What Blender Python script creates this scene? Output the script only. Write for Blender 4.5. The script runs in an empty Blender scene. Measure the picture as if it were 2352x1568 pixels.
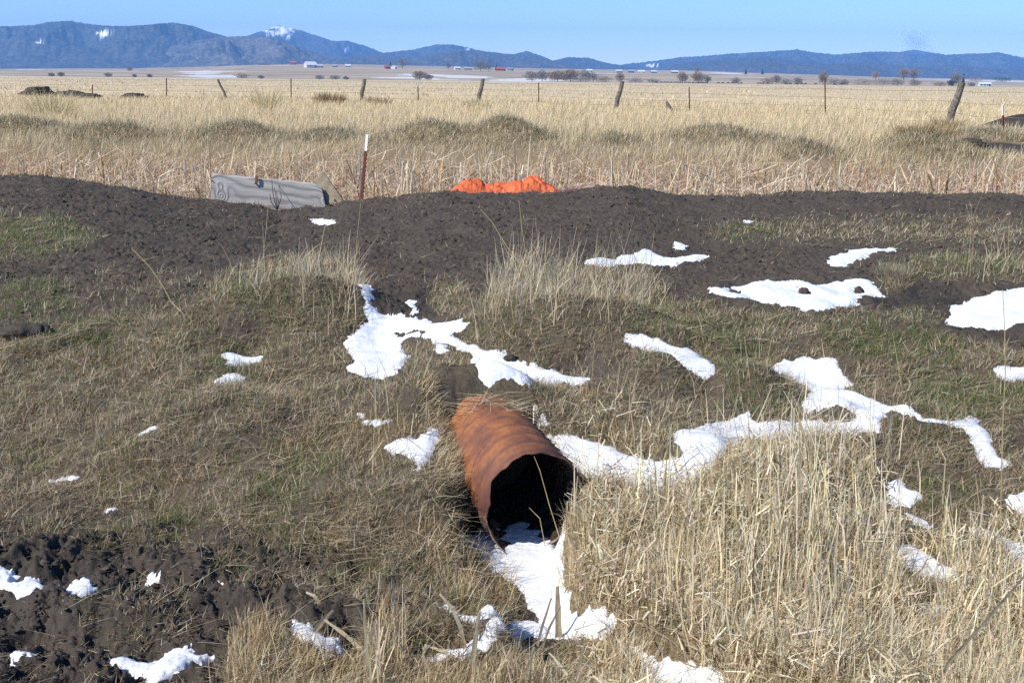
import bpy, math, random
import numpy as np
from mathutils import Vector, Matrix
sc = bpy.context.scene
COL = sc.collection
R = math.radians
rng = np.random.default_rng(11)
random.seed(5)

# ------------------------------------------------------------------ camera
CAM = np.array([0.0, 0.0, 2.3])
PITCH, ROLL, FPX = R(13.38), R(0.633), 2522.0
F0 = np.array([0, math.cos(PITCH), -math.sin(PITCH)])
U0 = np.array([0, math.sin(PITCH), math.cos(PITCH)])
X0 = np.array([1.0, 0, 0])
RV = X0 * math.cos(ROLL) + U0 * math.sin(ROLL)
UV = U0 * math.cos(ROLL) - X0 * math.sin(ROLL)
cd = bpy.data.cameras.new("camera"); cam = bpy.data.objects.new("camera", cd); COL.objects.link(cam)
cd.sensor_width = 36; cd.lens = 36 * FPX / 2352
cd.clip_start = 0.05; cd.clip_end = 60000
m = Matrix.Identity(4)
for i in range(3):
    m[i][0] = RV[i]; m[i][1] = UV[i]; m[i][2] = -F0[i]; m[i][3] = CAM[i]
cam.matrix_world = m
sc.camera = cam
# ------------------------------------------------------------------ sky and sun
SUN_ELEV, SUN_DIR = R(43), np.array([-0.80, -0.52])           # horizontal direction towards the sun
w = bpy.data.worlds.new("World"); sc.world = w; w.use_nodes = True
nt = w.node_tree; nt.nodes.clear()
sky = nt.nodes.new("ShaderNodeTexSky"); sky.sky_type = 'NISHITA'; sky.sun_disc = False
sky.sun_elevation = SUN_ELEV; sky.sun_rotation = math.atan2(SUN_DIR[0], SUN_DIR[1])
sky.altitude = 1500; sky.air_density = 1.0; sky.dust_density = 0.0; sky.ozone_density = 3.0
hs = nt.nodes.new("ShaderNodeHueSaturation"); hs.inputs["Saturation"].default_value = 1.3; hs.inputs["Hue"].default_value = .504
bg = nt.nodes.new("ShaderNodeBackground"); bg.inputs["Strength"].default_value = 0.13
wo = nt.nodes.new("ShaderNodeOutputWorld")
nt.links.new(sky.outputs[0], hs.inputs["Color"]); nt.links.new(hs.outputs[0], bg.inputs[0]); nt.links.new(bg.outputs[0], wo.inputs[0])
sl = bpy.data.lights.new("sun", 'SUN'); sl.energy = 4.8; sl.angle = R(0.53); sl.color = (1.0, 0.94, 0.85)
so = bpy.data.objects.new("sun", sl); COL.objects.link(so)
sd = SUN_DIR / np.linalg.norm(SUN_DIR)
sv = Vector((sd[0] * math.cos(SUN_ELEV), sd[1] * math.cos(SUN_ELEV), math.sin(SUN_ELEV)))
so.rotation_euler = sv.to_track_quat('Z', 'Y').to_euler(); so.location = (-30, -20, 40)
sc.view_settings.view_transform = 'Standard'; sc.view_settings.look = 'None'
sc.view_settings.exposure = 0.45; sc.view_settings.gamma = 1.0
sc.cycles.max_bounces = 5; sc.cycles.diffuse_bounces = 3; sc.cycles.volume_bounces = 1
sc.cycles.use_denoising = False; sc.cycles.denoiser = "OPENIMAGEDENOISE"; sc.cycles.denoising_prefilter = "ACCURATE"
sc.cycles.sample_clamp_indirect = 4
# ------------------------------------------------------------------ projection helpers (view pixels 2352 x 1568)
def project(x, y, z):
    d = np.stack([x - CAM[0], y - CAM[1], z - CAM[2]], -1)
    f = np.maximum(d @ F0, 0.3)
    return 1176 + FPX * (d @ RV) / f, 784 - FPX * (d @ UV) / f
def ray(u, v):
    return F0 + RV * ((u - 1176) / FPX) + UV * ((784 - v) / FPX)
def at_z(u, v, z):
    d = ray(u, v); t = (z - CAM[2]) / d[2]; return CAM + d * t
def at_y(u, v, y):
    d = ray(u, v); return CAM + d * (y / d[1])
def sstep(a, b, x):
    t = np.clip((x - a) / (b - a), 0, 1); return t * t * (3 - 2 * t)
# ------------------------------------------------------------------ noise
def _h(ix, iy, s):
    h = (ix.astype(np.int64) * 374761393 + iy.astype(np.int64) * 668265263 + s * 974634777) & 0xffffffff
    h = ((h ^ (h >> 13)) * 1274126177) & 0xffffffff
    h = h ^ (h >> 16)
    return (h & 0xffff) / 65535.0 * 6.2831853
def perlin(x, y, s=0):
    x = np.asarray(x, float); y = np.asarray(y, float)
    ix = np.floor(x); iy = np.floor(y); fx = x - ix; fy = y - iy
    ix = ix.astype(np.int64); iy = iy.astype(np.int64)
    ux = fx * fx * fx * (fx * (fx * 6 - 15) + 10); uy = fy * fy * fy * (fy * (fy * 6 - 15) + 10)
    def g(dx, dy):
        a = _h(ix + dx, iy + dy, s); return np.cos(a) * (fx - dx) + np.sin(a) * (fy - dy)
    a = g(0, 0); b = g(1, 0); c = g(0, 1); d = g(1, 1)
    return (a + (b - a) * ux + (c - a) * uy + (a - b - c + d) * ux * uy) * 1.5
def fbm(x, y, s=0, o=3, gain=.5):
    r = 0; a = 1.0
    for i in range(o):
        r = r + a * perlin(x, y, s + 17 * i); x = x * 2.03 + 5.1; y = y * 2.03 + 1.7; a *= gain
    return r
# ------------------------------------------------------------------ image-plan masks (surveyed outlines of ground cover)
ML, MS = -500, 4
MW, MH = 840, 440
_gu = (np.arange(MW) + .5) * MS + ML
_gv = (np.arange(MH) + .5) * MS
GU, GV = np.meshgrid(_gu, _gv)
def inside(px, py, poly):
    r = np.zeros(np.shape(px), bool); n = len(poly)
    for i in range(n):
        x1, y1 = poly[i]; x2, y2 = poly[(i + 1) % n]
        if y1 == y2: continue
        c = ((y1 > py) != (y2 > py)) & (px < (x2 - x1) * (py - y1) / (y2 - y1) + x1)
        r ^= c
    return r
def blur(a, r, n=2):
    for _ in range(n):
        for ax in (0, 1):
            p = np.pad(a, [(r, r) if k == ax else (0, 0) for k in (0, 1)], mode='edge')
            c = np.cumsum(p, axis=ax); z = np.zeros_like(np.take(c, [0], axis=ax)); c = np.concatenate([z, c], axis=ax)
            L = a.shape[ax]
            a = (np.take(c, range(2 * r + 1, 2 * r + 1 + L), axis=ax) - np.take(c, range(0, L), axis=ax)) / (2 * r + 1)
    return a
def raster(polys, jit=14, soft=2):
    a = np.zeros((MH, MW))
    ju = GU + jit * fbm(GU / 60, GV / 40, 3); jv = GV + jit * .6 * fbm(GU / 60, GV / 40, 9)
    for p, wgt in polys:
        i = inside(ju, jv, p); a[i] = wgt
    return blur(a, soft) if soft else a
def look(mask, u, v):
    i = np.clip((u - ML) / MS - .5, 0, MW - 1.001); j = np.clip(v / MS - .5, 0, MH - 1.001)
    a = i.astype(int); b = j.astype(int); fi = i - a; fj = j - b
    return (mask[b, a] * (1 - fi) + mask[b, a + 1] * fi) * (1 - fj) + (mask[b + 1, a] * (1 - fi) + mask[b + 1, a + 1] * fi) * fj

TURF = [([(-600,800),(0,790),(120,740),(300,705),(430,700),(470,650),(560,615),(700,590),(810,600),(835,660),(835,750),(800,800),(790,870),(860,880),(930,870),(960,950),(1060,930),(1090,1100),(1060,1230),(1180,1380),(1200,1440),(1000,1400),(900,1320),(780,1290),(640,1240),(420,1200),(240,1160),(0,1150),(-600,1150)],1.0),
 ([(-600,490),(0,495),(150,500),(230,550),(100,590),(-600,590)],.8), ([(-600,640),(0,640),(170,650),(200,710),(0,800),(-600,800)],.5),
 ([(200,620),(480,640),(460,710),(200,720)],.25),
 ([(1060,760),(1090,700),(1150,650),(1250,610),(1480,630),(1540,690),(1700,715),(1850,735),(2000,750),(2160,775),(2352,810),(2852,820),(2852,1800),(1300,1800),(1280,1200),(1350,1100),(1250,1000),(1180,940),(1060,930),(930,870),(920,800),(1000,780),(1060,790)],1.0),
 ([(980,650),(1060,650),(1090,700),(1070,740),(1000,725)],.8),
 ([(1600,525),(1750,510),(2000,505),(2352,500),(2852,500),(2852,565),(2200,565),(1900,555),(1650,560)],.42),
 ([(2010,610),(2150,590),(2352,590),(2852,590),(2852,640),(2300,640),(2100,640),(2060,680),(2020,665)],.85),
 ([(430,1250),(900,1290),(1000,1400),(900,1450),(700,1370),(480,1340)],.38), ([(-600,1150),(250,1160),(430,1200),(430,1260),(-600,1230)],.4),
 ([(150,1390),(430,1380),(430,1480),(200,1470)],.2),
 ([(500,1800),(545,1500),(650,1440),(800,1490),(1000,1400),(1200,1440),(1300,1800)],.9),
 ([(1230,830),(1330,812),(1450,812),(1440,860),(1380,878),(1280,858)],.12), ([(900,885),(1080,862),(1110,930),(1000,990),(930,960)],.2),
 ([(500,725),(600,730),(620,780),(520,775)],.25), ([(1400,885),(1600,885),(1600,925),(1420,935)],.5),
 ([(1840,930),(1920,930),(1960,960),(1880,978)],.3), ([(2030,950),(2100,950),(2140,985),(2050,990)],.35),
 ([(2270,985),(2352,960),(2500,980),(2500,1100),(2330,1060)],.25), ([(1040,1120),(1095,1105),(1100,1225),(1050,1215)],.08),
 ([(1700,715),(1900,715),(2160,720),(2160,760),(1900,745)],.5), ([(1880,850),(2050,840),(2100,900),(1960,900)],.55),
 ([(600,930),(720,940),(700,980),(600,970)],.4)]
REED = [([(1290,1140),(1400,1085),(1560,1115),(1680,1060),(1800,1020),(1960,1020),(2010,1090),(2020,1180),(2200,1260),(2352,1200),(2852,1150),(2852,1800),(1420,1800),(1330,1450),(1290,1380),(1265,1260)],1.0),
 ([(820,1800),(838,1480),(880,1390),(930,1480),(950,1800)],.9), ([(500,1800),(540,1440),(650,1430),(760,1510),(1300,1560),(1300,1800)],.5),
 ([(940,1200),(1060,1220),(1130,1310),(1200,1410),(1190,1440),(1060,1390)],.55), ([(1270,930),(1450,930),(1560,1030),(1430,1050),(1300,995)],.35),
 ([(760,960),(1040,970),(1060,1020),(860,1060),(640,1040)],.25),
 ([(1400,1440),(1560,1420),(1620,1540),(1500,1490),(1430,1480)],.35),([(2260,1500),(2352,1480),(2352,1568),(2280,1568)],.5)]
STEM = [([(1090,740),(1140,640),(1200,590),(1260,580),(1300,620),(1480,620),(1520,680),(1440,730),(1300,750),(1150,760)],1.0),
 ([(640,650),(700,600),(820,600),(835,680),(820,760),(740,740),(500,700),(470,660)],.75), ([(2200,600),(2352,600),(2352,640),(2210,640)],.5),
 ([(1600,990),(2000,960),(2030,1100),(1700,1120)],.5), ([(830,860),(960,860),(1000,980),(760,960)],.25),
 ([(1300,900),(1450,880),(1560,1050),(1400,1050)],.3), ([(1740,800),(1780,800),(1790,900),(1730,900)],.3)]
GREEN = [([(-600,490),(150,500),(230,560),(0,590),(-600,590)],.9), ([(-600,640),(170,650),(180,720),(-600,760)],.8), ([(130,740),(300,740),(260,800),(130,800)],.9),
 ([(520,640),(680,640),(640,720),(520,700)],.8), ([(480,780),(560,780),(540,860),(470,850)],.9), ([(1640,520),(1800,520),(1760,560),(1640,560)],.9),
 ([(1900,740),(2160,745),(2250,830),(2000,830),(1880,790)],1.0), ([(1550,740),(1750,740),(1750,850),(1680,860),(1600,790)],.7), ([(2010,590),(2352,590),(2352,640),(2060,640)],.6),
 ([(1120,800),(1200,790),(1250,840),(1150,810)],.9), ([(2080,1120),(2240,1100),(2240,1170),(2100,1170)],1.0), ([(560,1050),(780,1020),(760,1200),(560,1180)],.5),
 ([(1640,860),(1800,870),(1800,960),(1650,960)],.55), ([(2100,850),(2352,880),(2352,960),(2100,930)],.7), ([(350,1180),(480,1180),(460,1240),(350,1240)],.6),
 ([(1360,425),(1600,425),(1600,452),(1360,452)],.7), ([(700,1240),(900,1240),(860,1330),(700,1300)],.4), ([(1450,700),(1560,720),(1540,760),(1450,740)],.6)]
WET = [([(2020,655),(2200,655),(2230,700),(2160,720),(2000,705)],1.0), ([(860,665),(1000,690),(1040,735),(880,725)],.8), ([(1300,590),(1640,575),(1660,612),(1320,618)],.45),
 ([(-600,1210),(500,1240),(860,1330),(900,1440),(640,1440),(560,1800),(-600,1800)],.55), ([(2160,740),(2352,745),(2352,775),(2170,765)],.6), ([(950,870),(1080,870),(1080,920),(960,950)],.4),([(1600,670),(2000,690),(2000,725),(1620,700)],.4)]
SNOWP = [
 ("small thin torn snow patch alone on the dark dirt road below the grey board", [(712,508),(740,503),(765,508),(781,514),(760,517),(730,518)], []),
 ("long ragged snow streak on the dirt road behind the centre grass mound", [(1337,600),(1380,592),(1410,598),(1425,590),(1455,588),(1480,573),(1500,580),(1520,592),(1560,595),(1600,583),(1632,592),(1600,602),(1560,608),(1500,612),(1470,605),(1440,608),(1400,614),(1360,610)], []),
 ("little round snow dab just above the long ragged streak on the road", [(1545,568),(1560,560),(1580,566),(1570,574),(1550,574)], []),
 ("narrow bent snow patch on the road, above the wide one with clods in it", [(1897,600),(1910,590),(1950,580),(1945,572),(2000,575),(2063,570),(2058,578),(2000,582),(1985,597),(1940,612),(1900,612)], []),
 ("wide snow patch on the road with two dark clods poking through", [(1625,668),(1665,665),(1720,650),(1830,648),(1880,655),(1930,645),(1990,643),(2015,660),(2028,680),(1980,682),(1960,705),(1880,715),(1830,710),(1790,700),(1740,690),(1680,688),(1640,678)], [[(1830,662),(1855,662),(1862,676),(1840,680)],[(1962,665),(1980,665),(1980,677),(1962,677)],[(1680,668),(1705,668),(1700,677),(1678,676)]]),
 ("large snow patch cut by the right edge, on bare mud", [(2168,750),(2185,720),(2178,710),(2215,700),(2240,685),(2290,672),(2352,662),(2500,655),(2560,690),(2500,735),(2352,742),(2310,760),(2260,758),(2200,752)], []),
 ("large branching snow drift between the two tall grass mounds, reaching down behind the pipe", [(808,652),(850,656),(860,685),(845,700),(890,722),(960,731),(1060,735),(1082,745),(1060,762),(1020,772),(1060,782),(1110,805),(1160,807),(1210,840),(1290,860),(1355,870),(1340,887),(1290,878),(1220,885),(1130,886),(1100,865),(1075,830),(1085,820),(1040,795),(980,778),(930,780),(920,800),(937,822),(915,860),(870,872),(790,856),(812,830),(790,797),(805,770),(835,755),(835,700)], [[(905,766),(985,762),(975,770),(915,775)],[(1152,820),(1185,818),(1192,830),(1160,834)]]),
 ("thumb-sized upright snow patch beside the dark hollow above the big drift", [(930,692),(957,692),(957,720),(942,722),(938,705)], []),
 ("small snow lump under the arm of the big drift, in brown grass", [(1003,788),(1032,798),(1015,820),(998,812)], []),
 ("flat snow patch in the hollow below the left grass mound, upper of two", [(510,812),(540,810),(604,825),(560,840),(515,840)], []),
 ("lumpy rounded snow patch below the left grass mound, lower of two", [(487,876),(520,860),(555,858),(562,872),(540,882),(490,888)], []),
 ("diagonal snow strip behind the domed tussock right of the centre mound", [(1430,772),(1470,768),(1500,780),(1560,798),(1600,812),(1642,852),(1620,877),(1585,852),(1550,830),(1480,805),(1450,795)], []),
 ("huge winding snow drift from the pipe's right side across the right slope", [(1775,865),(1770,845),(1790,825),(1860,826),(1920,823),(1930,850),(1962,885),(1930,897),(1975,905),(2040,935),(2100,945),(2170,970),(2215,962),(2250,965),(2275,1010),(2290,1050),(2325,1062),(2300,1082),(2260,1075),(2240,1040),(2215,992),(2170,975),(2130,980),(2100,962),(2060,945),(2030,952),(2022,990),(1980,1000),(1900,996),(1860,1000),(1800,1008),(1700,1012),(1660,1040),(1640,1075),(1590,1115),(1540,1140),(1440,1120),(1340,1095),(1290,1045),(1260,1002),(1330,1003),(1390,1018),(1440,1050),(1560,1065),(1572,1050),(1540,1000),(1620,975),(1680,965),(1715,936),(1732,972),(1840,965),(1880,972),(1945,972),(1968,958),(1950,938),(1910,930),(1880,940),(1832,945),(1862,905),(1850,890),(1810,868)], []),
 ("snow tongue cut by the right edge on green turf", [(2275,850),(2352,845),(2500,845),(2500,878),(2352,875),(2305,875)], []),
 ("smooth snow fan spreading from the mouth of the rusty pipe", [(1050,1215),(1100,1222),(1132,1240),(1150,1215),(1255,1175),(1300,1255),(1287,1330),(1322,1410),(1415,1415),(1412,1445),(1370,1467),(1392,1490),(1350,1482),(1290,1470),(1240,1440),(1215,1395),(1180,1345),(1120,1310),(1080,1270)], []),
 ("broken snow strip behind the broad reed leaves at the bottom", [(990,1398),(1030,1400),(1090,1415),(1180,1430),(1250,1440),(1290,1470),(1200,1465),(1110,1432),(1010,1422)], []),
 ("thick snow tongue at the bottom edge right of the reed leaves", [(1443,1485),(1500,1493),(1560,1530),(1660,1557),(1680,1620),(1500,1620),(1465,1530)], []),
 ("broad lumpy snow patch in trampled mud at the bottom left", [(240,1512),(300,1508),(360,1516),(400,1500),(470,1500),(492,1512),(440,1530),(400,1550),(360,1565),(330,1552),(260,1532)], [[(330,1515),(350,1515),(352,1523),(330,1523)]]),
 ("snow patch at the left edge between mud clods", [(-40,1330),(20,1318),(60,1322),(90,1335),(120,1355),(80,1368),(50,1375),(0,1350)], [[(20,1328),(50,1328),(48,1340),(25,1340)]]),
 ("forked snow patch in a hoof print near the left edge", [(170,1318),(190,1343),(232,1350),(200,1370),(178,1384),(130,1360),(165,1355)], []),
 ("thin pale snow sliver in the mud near the bottom left corner", [(20,1497),(90,1496),(80,1506),(30,1509)], []),
 ("wedge of snow under the bent reed leaves at the bottom", [(660,1420),(690,1428),(720,1453),(770,1473),(800,1492),(740,1502),(712,1482),(680,1480)], []),
 ("narrow diagonal snow sliver down a mud clod", [(478,1328),(510,1343),(545,1373),(530,1374),(500,1352)], []),
 ("small snow tuft at the upper edge of the trampled mud", [(338,1320),(365,1324),(362,1342),(343,1336)], []),
 ("small snow dab at the left foot of the grass slope", [(240,1165),(276,1169),(268,1181),(248,1178)], []),
 ("thin level snow line in thatched grass at the left", [(115,1101),(182,1099),(184,1108),(118,1108)], []),
 ("thin slanted snow line in thatched grass on the left slope", [(313,998),(360,981),(365,988),(320,1004)], []),
 ("small snow patch in pale grass up and left of the pipe", [(820,950),(850,965),(900,967),(897,979),(840,976)], []),
 ("ragged snow patch against the pipe's left side", [(865,1032),(910,1015),(960,1010),(1032,1003),(1002,1040),(975,1060),(967,1088),(950,1050),(900,1045)], []),
 ("snow wedge behind the pipe's right shoulder", [(1180,955),(1220,963),(1267,975),(1255,992),(1220,982)], []),
 ("snow patch at the right margin of the tall straw clump", [(2033,1113),(2075,1110),(2117,1135),(2090,1172),(2050,1167)], []),
 ("curved snow patch in straw just below the right margin patch", [(2075,1186),(2110,1178),(2152,1205),(2142,1222),(2100,1210)], []),
 ("snow showing between the straw stalks in the right foreground", [(2050,1250),(2100,1255),(2150,1290),(2205,1308),(2195,1335),(2110,1325),(2060,1290)], []),
 ("small snow patch at the right edge above the straw", [(2300,1152),(2352,1128),(2440,1120),(2440,1180),(2352,1176),(2320,1172)], []),
 ("snow strip at the right edge behind straw stalks", [(2230,1222),(2300,1232),(2352,1250),(2440,1290),(2440,1330),(2352,1310),(2300,1262)], []),
 ("snow film under the foot of the broad reed leaves", [(950,1480),(1010,1492),(1080,1478),(1180,1470),(1205,1488),(1120,1500),(1000,1500)], []),
 ("tiny snow fleck alone on the road's far side", [(1708,508),(1726,508),(1724,514),(1710,514)], []),
 ("shaded snow scrap in the right corner straw", [(2080,1400),(2160,1390),(2190,1415),(2120,1430)], []),
]
M_turf = raster(TURF); M_reed = raster(REED, 18, 4); M_stem = raster(STEM, 10, 3); M_green = raster(GREEN, 20, 6); M_wet = raster(WET, 18, 5)
M_snow = raster([(p, 1.0) for _, p, _ in SNOWP], 0, 1)
for _, _, hs_ in SNOWP:
    for h_ in hs_:
        M_snow[inside(GU, GV, h_)] = 0

M_gap = raster([([(a, b) for a, b in p], 1.0) for _, p, _ in SNOWP if min(b for a, b in p) > 1080] + [([(a, b + 38) for a, b in p], 1.0) for _, p, _ in SNOWP if min(b for a, b in p) > 1080 and min(a for a, b in p) > 1400], 4, 2)
# ------------------------------------------------------------------ terrain height
_yt = np.arange(-12, 4000, .02)
_n = [(-12,.95),(-1,.95),(1.2,.8),(2.4,.5),(3.2,.24),(3.8,.15),(4.4,.19),(5.0,.27),(5.5,.37),(6.0,.45),(6.5,.50),(7,.56),(7.5,.64),(8,.70),(8.7,.745),(11,.76),(14,.78),(14.6,.78),(15.1,.72),(15.8,.35),(16.5,.12),(19,.12),(20.2,.35),(21.5,.85),(23,1.02),(26,1.06),(35,1.1),(850,1.1),(4000,1.1)]
_zt = np.interp(_yt, [a for a, b in _n], [b for a, b in _n]); _k = np.ones(21) / 21
_zt = np.convolve(np.pad(_zt, 10, mode='edge'), _k, 'valid')
CREST = [(-600,400),(0,405),(100,408),(200,425),(300,436),(400,453),(480,463),(560,471),(640,487),(740,479),(800,466),(870,463),(950,447),(1040,440),(1150,443),(1280,441),(1400,433),(1450,433),(1550,449),(1700,456),(1850,446),(2000,446),(2352,450),(2900,452)]
_cp = np.array([at_y(u, v, 14.5) for u, v in CREST])
FORE = [(-600,11),(0,11),(300,14),(450,18),(600,25),(700,27),(850,27),(1000,26),(1176,24),(1400,22),(1608,22),(1800,18),(2000,14),(2352,10),(2900,9)]
_fu = np.array([u for u, _ in FORE]); _fx = (_fu - 1176) / FPX; _fz = np.array([r for _, r in FORE])
BUMPS = []
def bump(u, v, z, rx, ry, h):
    p = at_z(u, v, z); BUMPS.append((p[0], p[1], rx, ry, h))
bump(1300,690,.85,.75,.40,.30); bump(1200,640,.9,.3,.3,.06); bump(690,650,.88,.6,.40,.25); bump(520,690,.8,.35,.35,.06)
bump(870,790,.55,.22,.45,-.09); bump(990,760,.58,.4,.16,-.06); bump(1210,862,.5,.5,.14,-.07); bump(1500,880,.5,.38,.24,.18)
bump(1540,812,.5,.35,.12,-.06); bump(1730,900,.48,.24,.2,.16); bump(1610,930,.4,.2,.15,-.04); bump(2150,1030,.35,.35,.22,.1); bump(1850,860,.5,.25,.25,-.05)
bump(1920,958,.42,.12,.08,.07); bump(1450,980,.36,.2,.12,.05); bump(1700,1250,.2,.6,.5,.09); bump(1750,1180,.25,.35,.3,.06); bump(560,760,.65,.25,.18,-.08); bump(2080,975,.4,.14,.08,.05)
bump(2200,1000,.38,.4,.1,-.03); bump(950,1150,.3,.28,.3,.10); bump(500,1000,.42,.8,.4,.05); bump(2080,660,.75,.5,.3,-.05); bump(2180,620,.75,.5,.3,.06)
for (u, y, rx, h, ry) in [(1160,24,.85,.42,.7),(985,24,.75,.33,.7),(560,24,.8,.28,.7),(270,23.5,.9,.26,.6),(1640,24.5,1.1,.26,.8),(2110,23,.9,.28,.7),(1830,22.5,.5,.18,.5),(60,25,1.2,.3,.7),(760,24,.6,.15,.6),(2330,31,1.3,.45,.8),(2250,25,1.3,.2,.7),(1400,24,.5,.12,.6)]:
    BUMPS.append(((u - 1176) / FPX * y * 1.0, y, rx, ry, h * 1.1))
# rusty pipe axis
PM = np.array([.115, 5.12, .262]); PA = np.array([-.32, .945, .07]); PA /= np.linalg.norm(PA); PR = .266; PL = .90
BUMPS.append((-.20, 6.06, .40, .22, .27)); BUMPS.append((-.52, 5.85, .22, .28, .08)); BUMPS.append((-.2, 6.45, .3, .2, .06))
DITCH = np.array([(-.03,5.3,.15),(.0,5.05,.21),(.03,4.7,.19),(.07,4.4,.13),(.16,4.15,.13),(.34,3.9,.2),(.62,3.55,.22),(1.0,3.1,.25),(1.5,2.5,.3)])
def Hb(x, y):
    x = np.asarray(x, float); y = np.asarray(y, float)
    z = np.interp(y, _yt, _zt)
    cz = np.interp(x / np.maximum(y, 3) * 14.5, _cp[:, 0], _cp[:, 2]) - .78
    z = z + cz * sstep(8.0, 14.3, y) * (1 - sstep(15.0, 16.6, y))
    for cx, cy, rx, ry, h in BUMPS:
        q = ((x - cx) / rx) ** 2 + ((y - cy) / ry) ** 2
        z = z + h * np.exp(-q * 1.1)
    near = 1 - sstep(8.3, 9.5, y)
    z = z + near * (.055 * perlin(x / .7, y / .7, 5) + .030 * perlin(x / .26, y / .26, 6))
    z = z + (1 - near) * .02 * perlin(x / 1.3, y / 1.3, 8)
    z = z + sstep(20, 24, y) * (1 - sstep(200, 400, y)) * .06 * perlin(x / 3, y / 3, 9)
    # ditch
    dd = np.full(np.shape(z), 9.0); 
    for i in range(len(DITCH) - 1):
        a = DITCH[i]; b = DITCH[i + 1]; ab = b[:2] - a[:2]; L = ab @ ab
        t = np.clip(((x - a[0]) * ab[0] + (y - a[1]) * ab[1]) / L, 0, 1)
        r = a[2] + (b[2] - a[2]) * t
        d = np.hypot(x - a[0] - t * ab[0], y - a[1] - t * ab[1]) - r
        dd = np.minimum(dd, d)
    wd = 1 - sstep(-.02, .13, dd + .03 * perlin(x / .15, y / .15, 12))
    z = z * (1 - wd) + np.minimum(z, .012) * wd
    # clear the pipe's bore
    s = (x - PM[0]) * PA[0] + (y - PM[1]) * PA[1]; s = s / (PA[0] ** 2 + PA[1] ** 2) ** .5
    q = np.abs(-(x - PM[0]) * PA[1] + (y - PM[1]) * PA[0]) / (PA[0] ** 2 + PA[1] ** 2) ** .5
    inb = (s > -.08) & (s < .74) & (q < PR - .01)
    z = np.where(inb, np.minimum(z, .010), z)
    # distant foreland
    fr = np.interp(x / np.maximum(y, 1), _fx, _fz)
    top = 2.3 + fr * 3000 / FPX - 1.1
    fa = sstep(900, 3000, y) * .75 + .25 * sstep(950, 1300, y)
    z = z + fa * top * (1 + .10 * perlin(x / 500, y / 260, 31) * (1 - sstep(2600, 3000, y)))
    return z
def masks(x, y, z=None):
    if z is None: z = Hb(x, y)
    u, v = project(x, y, z)
    return u, v
def Hd(x, y, parts=False):
    """terrain with clods and trampled detail"""
    z = Hb(x, y); u, v = project(x, y, z)
    t = look(M_turf, u, v); r = look(M_reed, u, v); s = look(M_snow, u, v)
    front = (y < 15.4)
    mud = np.clip(1 - t - r, 0, 1) * (1 - sstep(14.8, 15.6, y))
    low = sstep(1150, 1260, v) * (u < 1150)
    bill = lambda a, sd: np.abs(perlin(x / a, y / a, sd)) * 2 - .5
    det = mud * (.028 * fbm(x / .3, y / .3, 40, 2) + .034 * sstep(-.1, .5, perlin(x / .6, y / .35, 39)) * np.abs(fbm(x / .075, y / .075, 41, 3, .7)) + .014 * fbm(x / .055, y / .055, 42, 3, .7))
    det = det + (1 - mud) * (y < 16) * (.010 * fbm(x / .12, y / .12, 44, 2))
    wx_ = x + .12 * fbm(x / .2, y / .2, 145, 2); wy_ = y + .12 * fbm(x / .2, y / .2, 146, 2)
    det = det + np.clip(low * (1 - r), 0, 1) * (.07 * fbm(wx_ / .36, wy_ / .36, 45, 2, .5) + .024 * fbm(wx_ / .09, wy_ / .09, 48, 4, .7))
    fine = sstep(16, 10, y) if False else 1
    det = det * (1 - .8 * np.clip(s * 1.2, 0, 1))
    return z + np.where(y < 20, det, 0)
def hit(u, v, far=15.0, y0=2.2):
    d = ray(u, v); lo = y0
    ys = np.arange(y0, far, .02); P = CAM[None] + d[None] * (ys / d[1])[:, None]
    g = P[:, 2] - Hb(P[:, 0], P[:, 1])
    k = np.argmax(g < 0)
    if g[k] >= 0: k = len(ys) - 1
    return P[k]
# ------------------------------------------------------------------ mesh helpers
def tag(o, label=None, cat=None, group=None, kind=None):
    if label: o['label'] = label
    if cat: o['category'] = cat
    if group: o['group'] = group
    if kind: o['kind'] = kind
    return o
def npmesh(name, V, Q, mat, col=None, smooth=True, parent=None, n=4):
    me = bpy.data.meshes.new(name)
    V = np.ascontiguousarray(V, np.float32); Q = np.ascontiguousarray(Q, np.int32)
    me.vertices.add(len(V)); me.vertices.foreach_set("co", V.ravel())
    me.loops.add(Q.size); me.loops.foreach_set("vertex_index", Q.ravel())
    me.polygons.add(len(Q)); me.polygons.foreach_set("loop_start", np.arange(0, Q.size, n, dtype=np.int32))
    me.polygons.foreach_set("use_smooth", np.full(len(Q), smooth, bool))
    me.update(calc_edges=True)
    if col is not None:
        a = me.color_attributes.new("col", 'FLOAT_COLOR', 'POINT')
        c = np.ones((len(V), 4), np.float32); c[:, :col.shape[1]] = col
        a.data.foreach_set("color", c.ravel())
    if mat: me.materials.append(mat)
    o = bpy.data.objects.new(name, me); COL.objects.link(o)
    if parent: o.parent = parent
    return o
def grid_faces(nr, nc):
    i = np.arange(nr - 1)[:, None] * nc + np.arange(nc - 1)[None]
    return np.stack([i, i + 1, i + nc + 1, i + nc], -1).reshape(-1, 4)
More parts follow.
